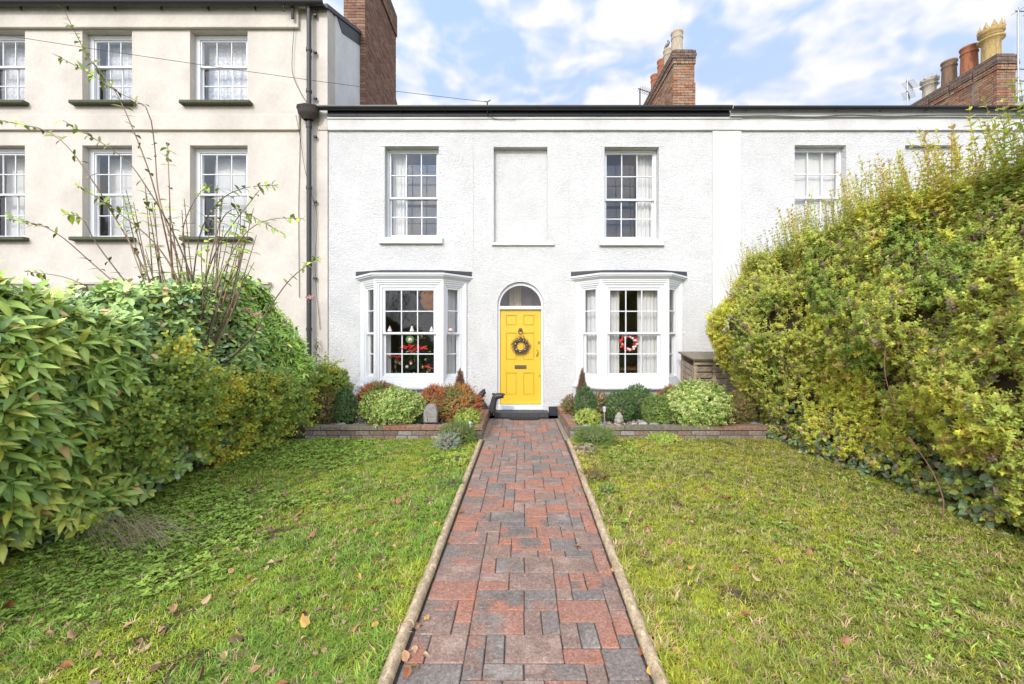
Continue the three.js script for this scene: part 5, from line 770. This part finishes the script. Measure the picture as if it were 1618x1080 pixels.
// ---------------------------------------------------------------- fallen leaves
{
  const r = rng(909), forms = [0, 1, 2, 3].map((k) => { const g = leaf(1, 0.55 + 0.09 * k, 0.95 - 0.4 * k, 0.5 - 0.35 * k, [1.05, 1, 0.9], [0.7, 0.66, 0.6], k === 3 ? 1 : 0); const p = g.attributes.position, q = rng(40 + k); for (let i = 0; i < p.count; i++) p.setZ(i, p.getZ(i) + (q() - 0.5) * 0.22); g.computeVertexNormals(); return g; });
  const tones = [[0.36, 0.18, 0.085], [0.47, 0.27, 0.15], [0.33, 0.12, 0.05], [0.25, 0.15, 0.10], [0.50, 0.36, 0.21], [0.17, 0.10, 0.065], [0.56, 0.36, 0.10], [0.40, 0.235, 0.14]].map((c) => mat(rgb(...c), 0.8, { side: THREE.DoubleSide, vertexColors: true }));
  const place = (x, z, s, i, y = 0.012) => { const d = V(r() - 0.5, (r() - 0.5) * 0.35, r() - 0.5); return pose(V(x, y, z), d, V((r() - 0.5) * 0.7, 1, (r() - 0.5) * 0.7), s); };
  const toneName = ['brown', 'pinkish tan', 'dark rust', 'purplish brown', 'pale beige', 'dark brown', 'golden', 'mauve-brown'];
  const put1 = (label, group, x, z, s, tone, y) => { const i = Math.floor(r() * 4), o = put('fallen_leaf', forms[i], tones[tone ?? Math.floor(r() * 8)]); place(x, z, s, i, y).decompose(o.position, o.quaternion, o.scale); tag(o, label, 'leaf', group); };
  for (let k = 0; k < 215; k++) { const tn = Math.floor(r() * 8); const d = 1.75 + 2.6 * Math.pow(r(), 1.2), x = kerbL(d) - 0.06 - 2.6 * Math.pow(r(), 1.25); const off = kerbL(d) - x; put1(`${toneName[tn]} leaf ${d < 2.3 ? 'at the front' : d < 3.1 ? 'in the middle' : 'towards the back'} of the left lawn ${off < 0.4 ? 'beside the edging' : off < 1.2 ? 'away from the edging' : 'nearer the hedge'}`, 'fallen leaves on the left lawn', x, -d, 0.034 + 0.028 * r(), tn, lawnY(x, -d) + 0.022); }
  for (let k = 0; k < 60; k++) { const tn = Math.floor(r() * 8); const d = 1.8 + 2.9 * r(), x = kerbR(d) + 0.07 + 2.4 * Math.pow(r(), 1.1); const off = x - kerbR(d); put1(`${toneName[tn]} leaf ${d < 2.6 ? 'at the front' : d < 3.6 ? 'in the middle' : 'towards the back'} of the right lawn ${off < 0.5 ? 'beside the edging' : off < 1.4 ? 'away from the edging' : 'nearer the hedge'}`, 'fallen leaves on the right lawn', x, -d, 0.034 + 0.032 * r(), tn, lawnY(x, -d) + 0.022); }
  for (const [px, py, s, l, tn] of [[672, 975, 0.05, 'tan leaf on the dark paver by the left edging', 6], [666, 990, 0.055, 'curled orange leaf next to the joint in the left edging', 1], [655, 1021, 0.05, 'pale leaf on the path near the bottom left corner', 4], [643, 1048, 0.06, 'light brown leaf against the left edging', 1], [650, 1056, 0.055, 'buff leaf on the path beside the left edging', 6], [660, 1060, 0.06, 'pink-brown leaf among others on the path', 7], [640, 1075, 0.06, 'red-brown leaf at the bottom edge of the path', 2], [706, 857, 0.07, 'curled brown leaf resting on the left edging', 0], [741, 776, 0.05, 'small tan leaf near the left edging halfway up the path', 6], [725, 812, 0.055, 'rust leaf on the path below the tan one', 2], [908, 864, 0.06, 'single curled leaf on a red paver', 1], [926, 797, 0.05, 'yellowish leaf by the right edging halfway up', 6], [1018, 1037, 0.06, 'reddish leaf against the right edging', 2], [1028, 1070, 0.045, 'yellow leaf at the bottom right of the path', 6], [965, 902, 0.045, 'buff leaf by the weed at the right edging', 6], [913, 781, 0.05, 'orange leaf on the right side of the path', 1], [668, 1035, 0.045, 'small cream leaf on the speckled red paver', 4]]) { const p = AT(px, py, 1024 / (py - CY)); put1(l, 'fallen leaves on the path', p.x, p.z, s, tn, 0.009); }
  // smaller litter, too much to count
  const L = [], g = forms[1], yl = [[0.50, 0.42, 0.12], [0.42, 0.33, 0.18], [0.30, 0.20, 0.12], [0.22, 0.15, 0.11]];
  for (let k = 0; k < 1500; k++) { let x, d; if (k < 700) { d = 2.6 + 3.9 * r(); x = 3.95 - 1.1 * Math.pow(r(), 1.8) - (d > 6 ? 0.1 : 0); } else if (k < 1150) { d = 1.5 + 4 * r(); x = -3.5 + 2.8 * r(); } else { d = 1.5 + 4.5 * r(); x = kerbR(d) + 0.06 + 3 * r(); } const c = yl[k < 700 ? Math.floor(r() * 2.4) : 1 + Math.floor(r() * 3)], b = 0.7 + 0.5 * r(); L.push({ m: place(x, -d, 0.016 + 0.02 * r(), 0, lawnY(x, -d) + 0.02), c: rgb(c[0] * b, c[1] * b, c[2] * b) }); }
  tag(inst('leaf_litter', g, mat(rgb(1, 1, 1), 0.85, { side: THREE.DoubleSide, vertexColors: true }), L, scene), 'small yellow and brown leaf litter scattered over the lawns', 'leaf litter');
}

// ---------------------------------------------------------------- ornaments and small things
{ // twig wreath on the door
  const c = V(DC + 0.005, WY(546), ZF - 0.07), t = thing('twig_wreath', 'twig wreath with white and brown cones hanging on the yellow door', 'wreath', [c.x, c.y, c.z]), r = rng(1201), l = [], cones = [];
  put('ring', (() => { const k = []; for (let i = 0; i < 5; i++) k.push(flat(new THREE.TorusGeometry(0.115 + 0.03 * (r() - 0.5), 0.007, 5, 30).translate(0, 0, 0.01 * i - 0.02))); return k; })(), M.barkDark, t);
  for (let k = 0; k < 260; k++) { const a = r() * 6.283, b = a + 0.3 + 0.55 * r(), r0 = 0.085 + 0.05 * r(), r1 = 0.13 + 0.10 * r(); l.push(tube([V(Math.cos(a) * r0, Math.sin(a) * r0, 0.01 * r()), V(Math.cos((a + b) / 2) * (r0 + r1) / 2 * 1.04, Math.sin((a + b) / 2) * (r0 + r1) / 2 * 1.04, 0.04 * r()), V(Math.cos(b) * r1, Math.sin(b) * r1, 0.05 * (r() - 0.3))], 0.0035, 0.0012, 4, 4)); }
  put('twigs', l, mat(rgb(0.13, 0.09, 0.065), 0.9), t).userData.kind = 'stuff';
  for (let k = 0; k < 14; k++) { const a = k * 0.45 + r() * 0.2; put(k % 2 ? 'cone' : 'berry', boxUV(at(new THREE.IcosahedronGeometry(0.009 + 0.006 * r(), 1), Math.cos(a) * 0.12, Math.sin(a) * 0.12, 0.045)), k % 2 ? mat(rgb(0.26, 0.17, 0.11), 0.9) : mat(rgb(0.66, 0.60, 0.55), 0.7), t); }
  put('ribbon', tube([V(0, 0.13, 0.01), V(0.006, 0.2, 0.005), V(-0.004, 0.27, 0.01)], 0.006, 0.006, 6, 5), mat(rgb(0.40, 0.30, 0.18), 0.9), t);
}
{ // berry wreath inside the bay
  const c = V(WX(993) * 0.968, EYE + (CY - 541) / 76.5, ZF + 0.28), t = thing('berry_wreath', 'red and white bauble wreath hanging inside the bay window', 'wreath', [c.x, c.y, c.z]), r = rng(1301);
  const red = [mat(rgb(0.52, 0.025, 0.02), 0.35), mat(rgb(0.42, 0.02, 0.02), 0.4), mat(rgb(0.74, 0.62, 0.55), 0.45)], g = new THREE.IcosahedronGeometry(1, 2);
  for (let k = 0; k < 58; k++) { const a = k * 0.542 + r() * 0.3, q = 0.145 + (r() - 0.5) * 0.075, o = put('bauble', g, red[r() < 0.58 ? 0 : r() < 0.5 ? 1 : 2], t); o.position.set(Math.cos(a) * q, Math.sin(a) * q, (r() - 0.5) * 0.05); o.scale.setScalar(0.020 + 0.011 * r()); }
  put('bow', [tube([V(-0.09, 0.15, 0.03), V(-0.14, 0.19, 0.04), V(-0.14, 0.13, 0.04), V(-0.09, 0.15, 0.03)], 0.008, 0.008, 12, 5), tube([V(-0.09, 0.15, 0.03), V(-0.04, 0.19, 0.04), V(-0.04, 0.12, 0.04), V(-0.09, 0.15, 0.03)], 0.008, 0.008, 12, 5)], mat(rgb(0.25, 0.26, 0.24), 0.7), t);
}
function boot(label, at0, yaw, tilt, roll) {                         // an upturned rubber boot: leg down, foot up
  const t = thing('rubber_boot', label, 'boot', [at0.x, at0.y, at0.z], 'upturned boots on the boot rack'), N = 14, K = 16, P = [], I = [];
  const c = (q) => (q < 0.6 ? V(0.012 * q, 0.30 * q / 0.6, 0) : V(0.012 + 0.17 * sm((q - 0.6) / 0.4), 0.30 + 0.075 * Math.sin((q - 0.6) / 0.4 * 1.5), 0)), rad = (q) => (q < 0.5 ? lerp(0.075, 0.06, q / 0.5) : q < 0.7 ? lerp(0.06, 0.064, (q - 0.5) / 0.2) : q < 0.94 ? lerp(0.064, 0.05, (q - 0.7) / 0.24) : lerp(0.05, 0.004, (q - 0.94) / 0.06));
  for (let i = 0; i <= N; i++) { const q = i / N, p = c(q), tg = c(Math.min(1, q + 0.02)).sub(c(Math.max(0, q - 0.02))).normalize(), u = V(-tg.y, tg.x, 0), w = V(0, 0, 1); for (let k = 0; k < K; k++) { const a = k / K * 6.283; const o = p.clone().addScaledVector(u, Math.cos(a) * rad(q)).addScaledVector(w, Math.sin(a) * rad(q) * 0.85); P.push(o.x, o.y, o.z); } }
  for (let i = 0; i < N; i++) for (let k = 0; k < K; k++) { const a = i * K + k, b = i * K + (k + 1) % K; I.push(a, a + K, b, b, a + K, b + K); }
  const g = new THREE.BufferGeometry(); g.setAttribute('position', new THREE.Float32BufferAttribute(P, 3)); g.setIndex(I); g.computeVertexNormals();
  put('upper', boxUV(g), mat(rgb(0.035, 0.034, 0.036), 0.45), t);
  const so = poly([[-0.06, 0.372], [0.02, 0.378], [0.05, 0.392], [0.16, 0.415], [0.195, 0.405], [0.2, 0.39], [0.16, 0.395], [0.06, 0.372], [0.03, 0.352], [-0.058, 0.345]]); put('sole', extrude(so, -0.045, 0.045), mat(rgb(0.055, 0.05, 0.05), 0.8), t);
  t.rotation.set(tilt, yaw, roll); return t;
}
{
  const b = AT(779, 647, 8.15);
  boot('upturned dark boot nearest the yellow door', V(b.x - 0.03, 0.17, b.z), -0.1, 0, -0.2);
  boot('upturned dark boot leaning left beside the other', V(b.x - 0.14, 0.18, b.z - 0.05), 0.2, 0.1, 0.5);
  const t = thing('boot_rack', 'low black iron rack holding the upturned boots beside the door', 'rack', [b.x - 0.08, 0.17, b.z]);
  put('rail', tube([V(-0.24, 0.03, 0.05), V(0.14, 0.04, 0.05)], 0.008, 0.008, 2, 6), M.iron, t); put('rail', tube([V(-0.24, 0.03, -0.06), V(0.14, 0.04, -0.06)], 0.008, 0.008, 2, 6), M.iron, t);
  for (const x of [-0.1, 0.06]) put('prong', tube([V(x, 0.03, 0), V(x, 0.28, 0)], 0.008, 0.008, 2, 6), M.iron, t);
  for (const x of [-0.24, 0.14]) put('foot', tube([V(x, 0, 0.1), V(x, 0.05, 0), V(x, 0, -0.1)], 0.008, 0.008, 8, 6), M.iron, t);
  tag(put('driftwood', at(tube([V(-0.1, 0, 0), V(0, 0.05, 0), V(0.12, 0.06, 0.02)], 0.02, 0.012, 8, 6), b.x - 0.26, 0.42, b.z - 0.05), M.woodPale), 'pale piece of wood behind the upturned boots', 'wood');
}
{ // door mat
  const s = new THREE.Shape(); s.moveTo(-0.30, 0); s.lineTo(0.30, 0); s.lineTo(0.28, -0.12); s.quadraticCurveTo(0, -0.20, -0.28, -0.12); s.closePath();
  const g = new THREE.ExtrudeGeometry(s, { depth: 0.018, bevelEnabled: true, bevelSize: 0.006, bevelThickness: 0.005, bevelSegments: 2 }).rotateX(-Math.PI / 2); const q = AT(828, 655, 8.3), t = thing('door_mat', 'black half-round rubber mat in front of the doorstep', 'mat', [q.x, 0.008, -8.30]); t.rotation.y = 0;
  g.scale(1, 1, 1); put('mat_body', boxUV(g), mat(rgb(0.03, 0.03, 0.032), 0.8, { map: tGrain }), t); const l = []; for (let k = -5; k <= 5; k++) l.push(cbox(k * 0.05 - 0.008, k * 0.05 + 0.008, 0.022, 0.03, 0.015, 0.11)); put('ribs', l, M.iron, t).userData.kind = 'stuff';
}
{ // smooth stone ornament with a carved fold
  const q = AT(680.5, 672, 6.78), t = thing('stone_ornament', 'smooth grey rounded stone ornament on the bed wall', 'ornament', [q.x, 0.226, q.z]);
  const s = new THREE.Shape(); s.moveTo(-0.115, 0); s.lineTo(-0.118, 0.12); s.bezierCurveTo(-0.12, 0.24, -0.06, 0.285, 0, 0.285); s.bezierCurveTo(0.08, 0.285, 0.12, 0.22, 0.118, 0.12); s.lineTo(0.112, 0); s.lineTo(-0.03, 0); s.bezierCurveTo(-0.035, 0.06, -0.045, 0.10, -0.062, 0.13); s.bezierCurveTo(-0.068, 0.08, -0.07, 0.04, -0.066, 0); s.closePath();
  put('carved_body', boxUV(new THREE.ExtrudeGeometry(s, { depth: 0.07, bevelEnabled: true, bevelSize: 0.022, bevelThickness: 0.045, bevelSegments: 5, curveSegments: 14 }).scale(0.86, 0.95, 1).translate(0, 0.022, -0.08)), mat(rgb(0.44, 0.405, 0.37), 0.95, { map: tGrain, bumpMap: tGrain, bumpScale: 0.004 }), t);
}
{ // serene stone head
  const q = AT(978, 674, 6.62), t = thing('stone_bust', 'small pale stone head with a topknot on the bed wall', 'statue', [q.x, 0.224, q.z]), m = mat(rgb(0.60, 0.54, 0.46), 0.95, { map: tGrain, bumpMap: tGrain, bumpScale: 0.003 });
  const g = new THREE.SphereGeometry(1, 40, 32), p = g.attributes.position;
  for (let i = 0; i < p.count; i++) { let x = p.getX(i), y = p.getY(i), z = p.getZ(i); const jaw = y < 0 ? 1 - 0.30 * y * y : 1; let X = x * 0.062 * jaw, Y = y * 0.088, Z = z * 0.066 * jaw; if (z > 0) { const ex = Math.abs(x); Z += 0.016 * Math.exp(-Math.pow(x / 0.16, 2) - Math.pow((y + 0.12) / 0.26, 2)); Z -= 0.010 * Math.exp(-Math.pow((ex - 0.42) / 0.2, 2) - Math.pow((y - 0.10) / 0.1, 2)); Z += 0.005 * Math.exp(-Math.pow((ex - 0.42) / 0.22, 2) - Math.pow((y - 0.02) / 0.06, 2)); Z += 0.006 * Math.exp(-Math.pow(x / 0.28, 2) - Math.pow((y + 0.48) / 0.07, 2)); Z -= 0.004 * Math.exp(-Math.pow(x / 0.3, 2) - Math.pow((y + 0.60) / 0.05, 2)); } p.setXYZ(i, X, Y + 0.088, Z); }
  g.computeVertexNormals(); put('face', boxUV(g), m, t);
  const curls = [], r = rng(5); for (let k = 0; k < 150; k++) { const a = k * 2.4, y = 0.40 + 0.6 * k / 150, rr = Math.sqrt(1 - Math.min(1, y * y * 0.98)); curls.push(at(new THREE.IcosahedronGeometry(0.0078, 1), Math.cos(a) * 0.063 * rr, 0.088 + y * 0.088, Math.sin(a) * 0.067 * rr)); } for (let k = 0; k < 50; k++) { const a = k * 2.4, y = k / 50, rr = Math.sqrt(1 - y * y); curls.push(at(new THREE.IcosahedronGeometry(0.007, 1), Math.cos(a) * 0.033 * rr, 0.166 + y * 0.036, Math.sin(a) * 0.033 * rr)); } curls.push(at(new THREE.SphereGeometry(0.033, 16, 12), 0, 0.166, 0));
  put('curled_hair', curls.map((c) => boxUV(c)), m, t).userData.kind = 'stuff';
  for (const s of [-1, 1]) put('ear', boxUV(at(new THREE.SphereGeometry(1, 12, 10).scale(0.009, 0.035, 0.016), s * 0.064, 0.075, -0.002)), m, t);
  put('neck', boxUV(at(new THREE.CylinderGeometry(0.036, 0.045, 0.05, 18), 0, 0.02, -0.01)), m, t);
}
function gardenLight(label, px, py, d, h) { const q = AT(px, py, d), t = thing('garden_light', label, 'garden light', [q.x, q.y, q.z], 'stake lights in the beds'); put('stake', at(new THREE.CylinderGeometry(0.011, 0.011, h, 8), 0, h / 2, 0), M.steel, t); put('lantern', at(new THREE.CylinderGeometry(0.028, 0.022, 0.06, 12), 0, h + 0.02, 0), mat(rgb(0.55, 0.55, 0.55), 0.3), t); put('cap', at(new THREE.CylinderGeometry(0.02, 0.042, 0.03, 12), 0, h + 0.065, 0), M.steel, t); }
gardenLight('thin metal stake light beside the stone head', 955, 672, 6.75, 0.24);
gardenLight('short grey stake light at the left wall corner by the path', 743, 678, 6.45, 0.05);
{ // terracotta pieces half buried in the right bed
  const q = AT(1218, 655, 7.1), t = thing('terracotta_pot', 'broken terracotta pot half hidden under the hedge at the bed end', 'pot', [q.x, 0.2, q.z]); put('pot_body', at(lathe([[0.07, 0], [0.11, 0.16], [0.125, 0.17], [0.125, 0.2], [0.105, 0.2], [0.06, 0.02]], 18), 0, 0, 0), M.potRed, t); t.rotation.z = 0.6;
}
{ // slatted log store
  const t = thing('log_store', 'weathered timber slatted store with felt roof beside the bay', 'log store', [3.42, 0.16, -8.32]), W = 1.25, H = 1.04, D = 0.62;
  for (const x of [0, 0.36, 0.78, W]) put('post', cbox(x - 0.03, x + 0.03, 0, H + 0.02, D - 0.05, D, 0.006), M.woodPale, t);
  for (const x of [0, W]) put('post', cbox(x - 0.03, x + 0.03, 0, H + 0.12, 0, 0.05, 0.006), M.woodPale, t);
  const g = cbox(0, 1, -0.05, 0.05, -0.008, 0.008, 0.004);
  for (let k = 0; k < 8; k++) for (const [a, b] of [[0.034, 0.326], [0.394, 0.746], [0.814, W - 0.034]]) { const s = put('slat', g, M.wood, t); s.position.set(a, 0.07 + k * 0.118, D - 0.035); s.scale.x = b - a; s.rotation.set(0.28, 0, (k * 7 % 5 - 2) * 0.004); }
  for (let k = 0; k < 8; k++) { const s = put('slat', g, M.wood, t); s.position.set(-0.012, 0.07 + k * 0.118, D - 0.06); s.scale.x = D - 0.12; s.rotation.set(0.2, Math.PI / 2, 0); }
  put('rail', cbox(-0.03, W + 0.03, H - 0.06, H + 0.01, D, D + 0.02, 0.005), M.woodPale, t);
  const rf = put('roof', [cbox(-0.08, W + 0.08, 0, 0.025, -0.02, D + 0.10, 0.006), cbox(-0.085, W + 0.085, 0.0255, 0.036, -0.02, D + 0.11, 0.004)], M.felt, t); rf.position.y = H + 0.14; rf.rotation.x = 0.16; put('back_board', cbox(0.03, W - 0.03, 0, H + 0.1, 0.005, 0.02), M.wood, t);
}
{ // pigeon on the pot
  const t = put('pigeon', (() => { const pts = [[0.001, -0.13], [0.03, -0.09], [0.055, -0.02], [0.065, 0.05], [0.05, 0.12], [0.028, 0.16], [0.034, 0.19], [0.03, 0.215], [0.012, 0.23], [0.006, 0.25], [0.001, 0.252]]; const g = lathe(pts, 14); const p = g.attributes.position; for (let i = 0; i < p.count; i++) { const y = p.getY(i); p.setXYZ(i, p.getX(i), y * 0.75 + 0.05, p.getZ(i) - y * 0.5 + (y > 0.15 ? (y - 0.15) * 0.9 : 0)); } g.computeVertexNormals(); return boxUV(g); })(), mat(rgb(0.20, 0.20, 0.23), 0.8)); t.position.set(4.68, 10.70, -12.6); t.rotation.y = -1.9; tag(t, 'grey pigeon perched on the second cream chimney pot', 'pigeon');
}

// ---------------------------------------------------------------- seen through the bays
{
  const c = V(-2.28, 0.22, ZF - 0.75), t = thing('christmas_tree', 'decorated Christmas tree inside the bay window', 'tree', [c.x, c.y, c.z]), r = rng(1501), L = [], k = sprig({ len: 0.13, n: 16, L: 0.03, W: 0.004, seed: 1502, whorl: 2, open: 1.0, from: 0.05 });
  for (let i = 0; i < 1500; i++) { const h = Math.pow(r(), 1.3), y = 0.2 + 1.55 * h, rad = 0.72 * (1 - h) + 0.03, a = r() * 6.283, q = rad * Math.sqrt(0.35 + 0.65 * r()); L.push({ m: pose(V(Math.cos(a) * q, y, Math.sin(a) * q), V(Math.cos(a), -0.15, Math.sin(a)).add(rv(r, 0.8)), rv(r, 1), 1 + 0.5 * r()), c: rgb(0.045, 0.085, 0.035) }); }
  inst('foliage', k, glossLeaf(rgb(1, 1, 1), 0.7), L, t); put('trunk', at(new THREE.CylinderGeometry(0.02, 0.045, 1.75, 8), 0, 0.87, 0), M.bark, t);
  const g = new THREE.SphereGeometry(0.032, 14, 10), ms = [mat(rgb(0.55, 0.03, 0.03), 0.25), mat(rgb(0.72, 0.70, 0.68), 0.35), mat(rgb(0.60, 0.42, 0.12), 0.25, { metalness: 0.6 }), mat(rgb(0.62, 0.30, 0.28), 0.4)];
  for (let i = 0; i < 60; i++) { const h = r(), y = 0.25 + 1.4 * h, rad = 0.76 * (1 - h) + 0.05, a = 0.2 + 2.7 * r(), o = put('bauble', g, ms[i % 4], t); o.position.set(Math.cos(a) * rad, y, Math.sin(a) * rad); o.scale.setScalar(0.7 + 0.6 * r()); }
}
{ // figures and plants on the sill and the sash bar
  const fig = (label, px, py, h, tone) => { const d = 8.37, q = AT(px, py, d), t = thing('sill_ornament', label, 'ornament', [q.x, q.y, q.z], 'small ornaments in the Christmas bay'); put('body', at(lathe([[0.001, 0], [0.34, 0.02], [0.36, 0.2], [0.22, 0.5], [0.20, 0.55], [0.001, 0.56]].map(([a, b]) => [a * h, b * h]), 12), 0, 0, 0), mat(rgb(0.72, 0.66, 0.64), 0.6), t); put('hat', at(lathe([[0.24, 0.5], [0.17, 0.7], [0.05, 0.95], [0.001, 1]].map(([a, b]) => [a * h, b * h]), 12), 0, 0, 0), mat(rgb(...tone), 0.7), t); };
  fig('white ornament with pink cap on the left of the sash bar', 616, 524, 0.13, [0.62, 0.40, 0.36]); fig('pale ornament with white cap at the middle of the sash bar', 651, 524, 0.13, [0.70, 0.62, 0.62]); fig('pale ornament at the right end of the sash bar', 682, 524, 0.12, [0.66, 0.55, 0.52]); fig('terracotta ornament in the side of the Christmas bay', 712, 523, 0.12, [0.36, 0.12, 0.06]);
  const poin = (label, px, py, d, s, n, tone) => { const q = AT(px, py, d), t = thing('poinsettia', label, 'plant', [q.x, q.y, q.z], 'red plants in the Christmas bay'), r = rng(px * 3), lg = leaf(0.11, 0.05, 0.2, 0.3), m = glossLeaf(rgb(...tone), 0.6), mg = glossLeaf(rgb(0.06, 0.13, 0.04), 0.6); for (let k = 0; k < n; k++) { const a = k * 2.4, o = put('leaf', lg, k % 4 === 3 ? mg : m, t), el = 0.1 + 0.7 * r(); pose(V((r() - 0.5) * 0.25 * s, (r() - 0.5) * 0.1, (r() - 0.5) * 0.1), V(Math.cos(a) * Math.cos(el), Math.sin(el) * (k % 4 === 3 ? -1 : 1), Math.sin(a) * Math.cos(el)), V(0, 1, 0.6), s * (0.7 + 0.5 * r())).decompose(o.position, o.quaternion, o.scale); } put('stem', tube([V(0, 0, 0), V(0, -0.25, -0.02)], 0.008, 0.008, 2, 5), M.bark, t); };
  poin('bright red poinsettia in the middle of the Christmas bay', 655, 552, 8.42, 1.3, 26, [0.55, 0.02, 0.03]); poin('smaller red poinsettia low on the left of the Christmas bay', 625, 566, 8.45, 0.9, 16, [0.40, 0.02, 0.03]); poin('small red sprig at the right of the Christmas bay', 676, 580, 8.42, 0.8, 12, [0.5, 0.03, 0.03]);
  const w = AT(648, 536, 8.36), t = thing('round_decoration', 'round green and pale decoration hanging below the sash bar', 'ornament', [w.x, w.y, w.z]); put('ring', new THREE.TorusGeometry(0.062, 0.026, 8, 24), mat(rgb(0.10, 0.20, 0.06), 0.9), t); put('centre', new THREE.SphereGeometry(0.052, 16, 12).scale(1, 0.8, 0.5), mat(rgb(0.66, 0.52, 0.46), 0.8), t);
  const q = AT(684, 472, 10.0), pl = thing('paper_lantern', 'round orange paper lantern hanging inside the Christmas bay room', 'lantern', [q.x, q.y, q.z]); put('shade', new THREE.SphereGeometry(0.30, 24, 18).scale(1, 1.1, 1), new THREE.MeshPhysicalMaterial({ color: rgb(0.62, 0.30, 0.10), roughness: 1, transmission: 0.3, thickness: 0, emissive: rgb(0.10, 0.045, 0.014) }), pl); put('cord', tube([V(0, 0.3, 0), V(0, 3.1 - q.y, 0)], 0.006, 0.006, 2, 5), M.cable, pl);  // unlit lantern, a faint glow is put into its paper
  const tb = thing('dining_table', 'wooden table inside the room behind the cream-curtained bay', 'table', [2.2, 0.22, ZF - 1.1]); put('tabletop', cbox(-0.8, 0.8, 0.70, 0.74, -0.4, 0.4, 0.006), mat(rgb(0.48, 0.24, 0.09), 0.5, { map: tWood }), tb); for (const x of [-0.74, 0.74]) for (const z of [-0.34, 0.34]) put('leg', cbox(x - 0.03, x + 0.03, 0, 0.699, z - 0.03, z + 0.03), M.wood, tb);
}

// ---------------------------------------------------------------- bare trees across the road, mirrored in the panes
function bareTree(seed, H) {
  const r = rng(seed), trunk = [], twigs = [];
  const grow = (p, dir, len, rad, lev) => { const mid = p.clone().addScaledVector(dir, len * 0.5).add(rv(r, len * 0.12)), end = p.clone().addScaledVector(dir, len).add(rv(r, len * 0.16)); (lev < 2 ? trunk : twigs).push(tube([p, mid, end], rad, rad * 0.62, lev < 2 ? 6 : 3, lev < 2 ? 7 : 4)); if (lev > 5 || rad < 0.005) return; const n = lev < 1 ? 4 : 3; for (let k = 0; k < n; k++) { const d = dir.clone().add(rv(r, lev ? 1.5 : 1.2)).add(V(0, 0.25, 0)).normalize(), q = lerp(0.55, 1, (k + 1) / n); grow(p.clone().lerp(end, q), d, len * (0.6 + 0.22 * r()), rad * (0.5 + 0.14 * r()), lev + 1); } };
  grow(V(0, 0, 0), V(0.05, 1, 0), H * 0.3, H * 0.02, 0); return [trunk, twigs];
}
[[-17.5, 9, 11.5, 21, 'spreading bare tree across the road, seen in the first-floor panes'], [-29, 12, 13, 22, 'bare tree farthest along the road, seen in the narrow panes'], [-5, 17, 8.5, 23, 'lower bare tree across the road facing the Christmas bay'], [9, 16, 9, 24, 'bare tree across the road facing the bay with cream curtains']].forEach(([x, z, H, s, label]) => { const t = thing('bare_tree', label, 'tree', [x, -0.09, z], 'bare winter trees across the road'), [a, b] = bareTree(s, H); put('trunk', a, M.treeBark, t); put('crown', b, M.treeBark, t); });
renderer.render(scene, camera);
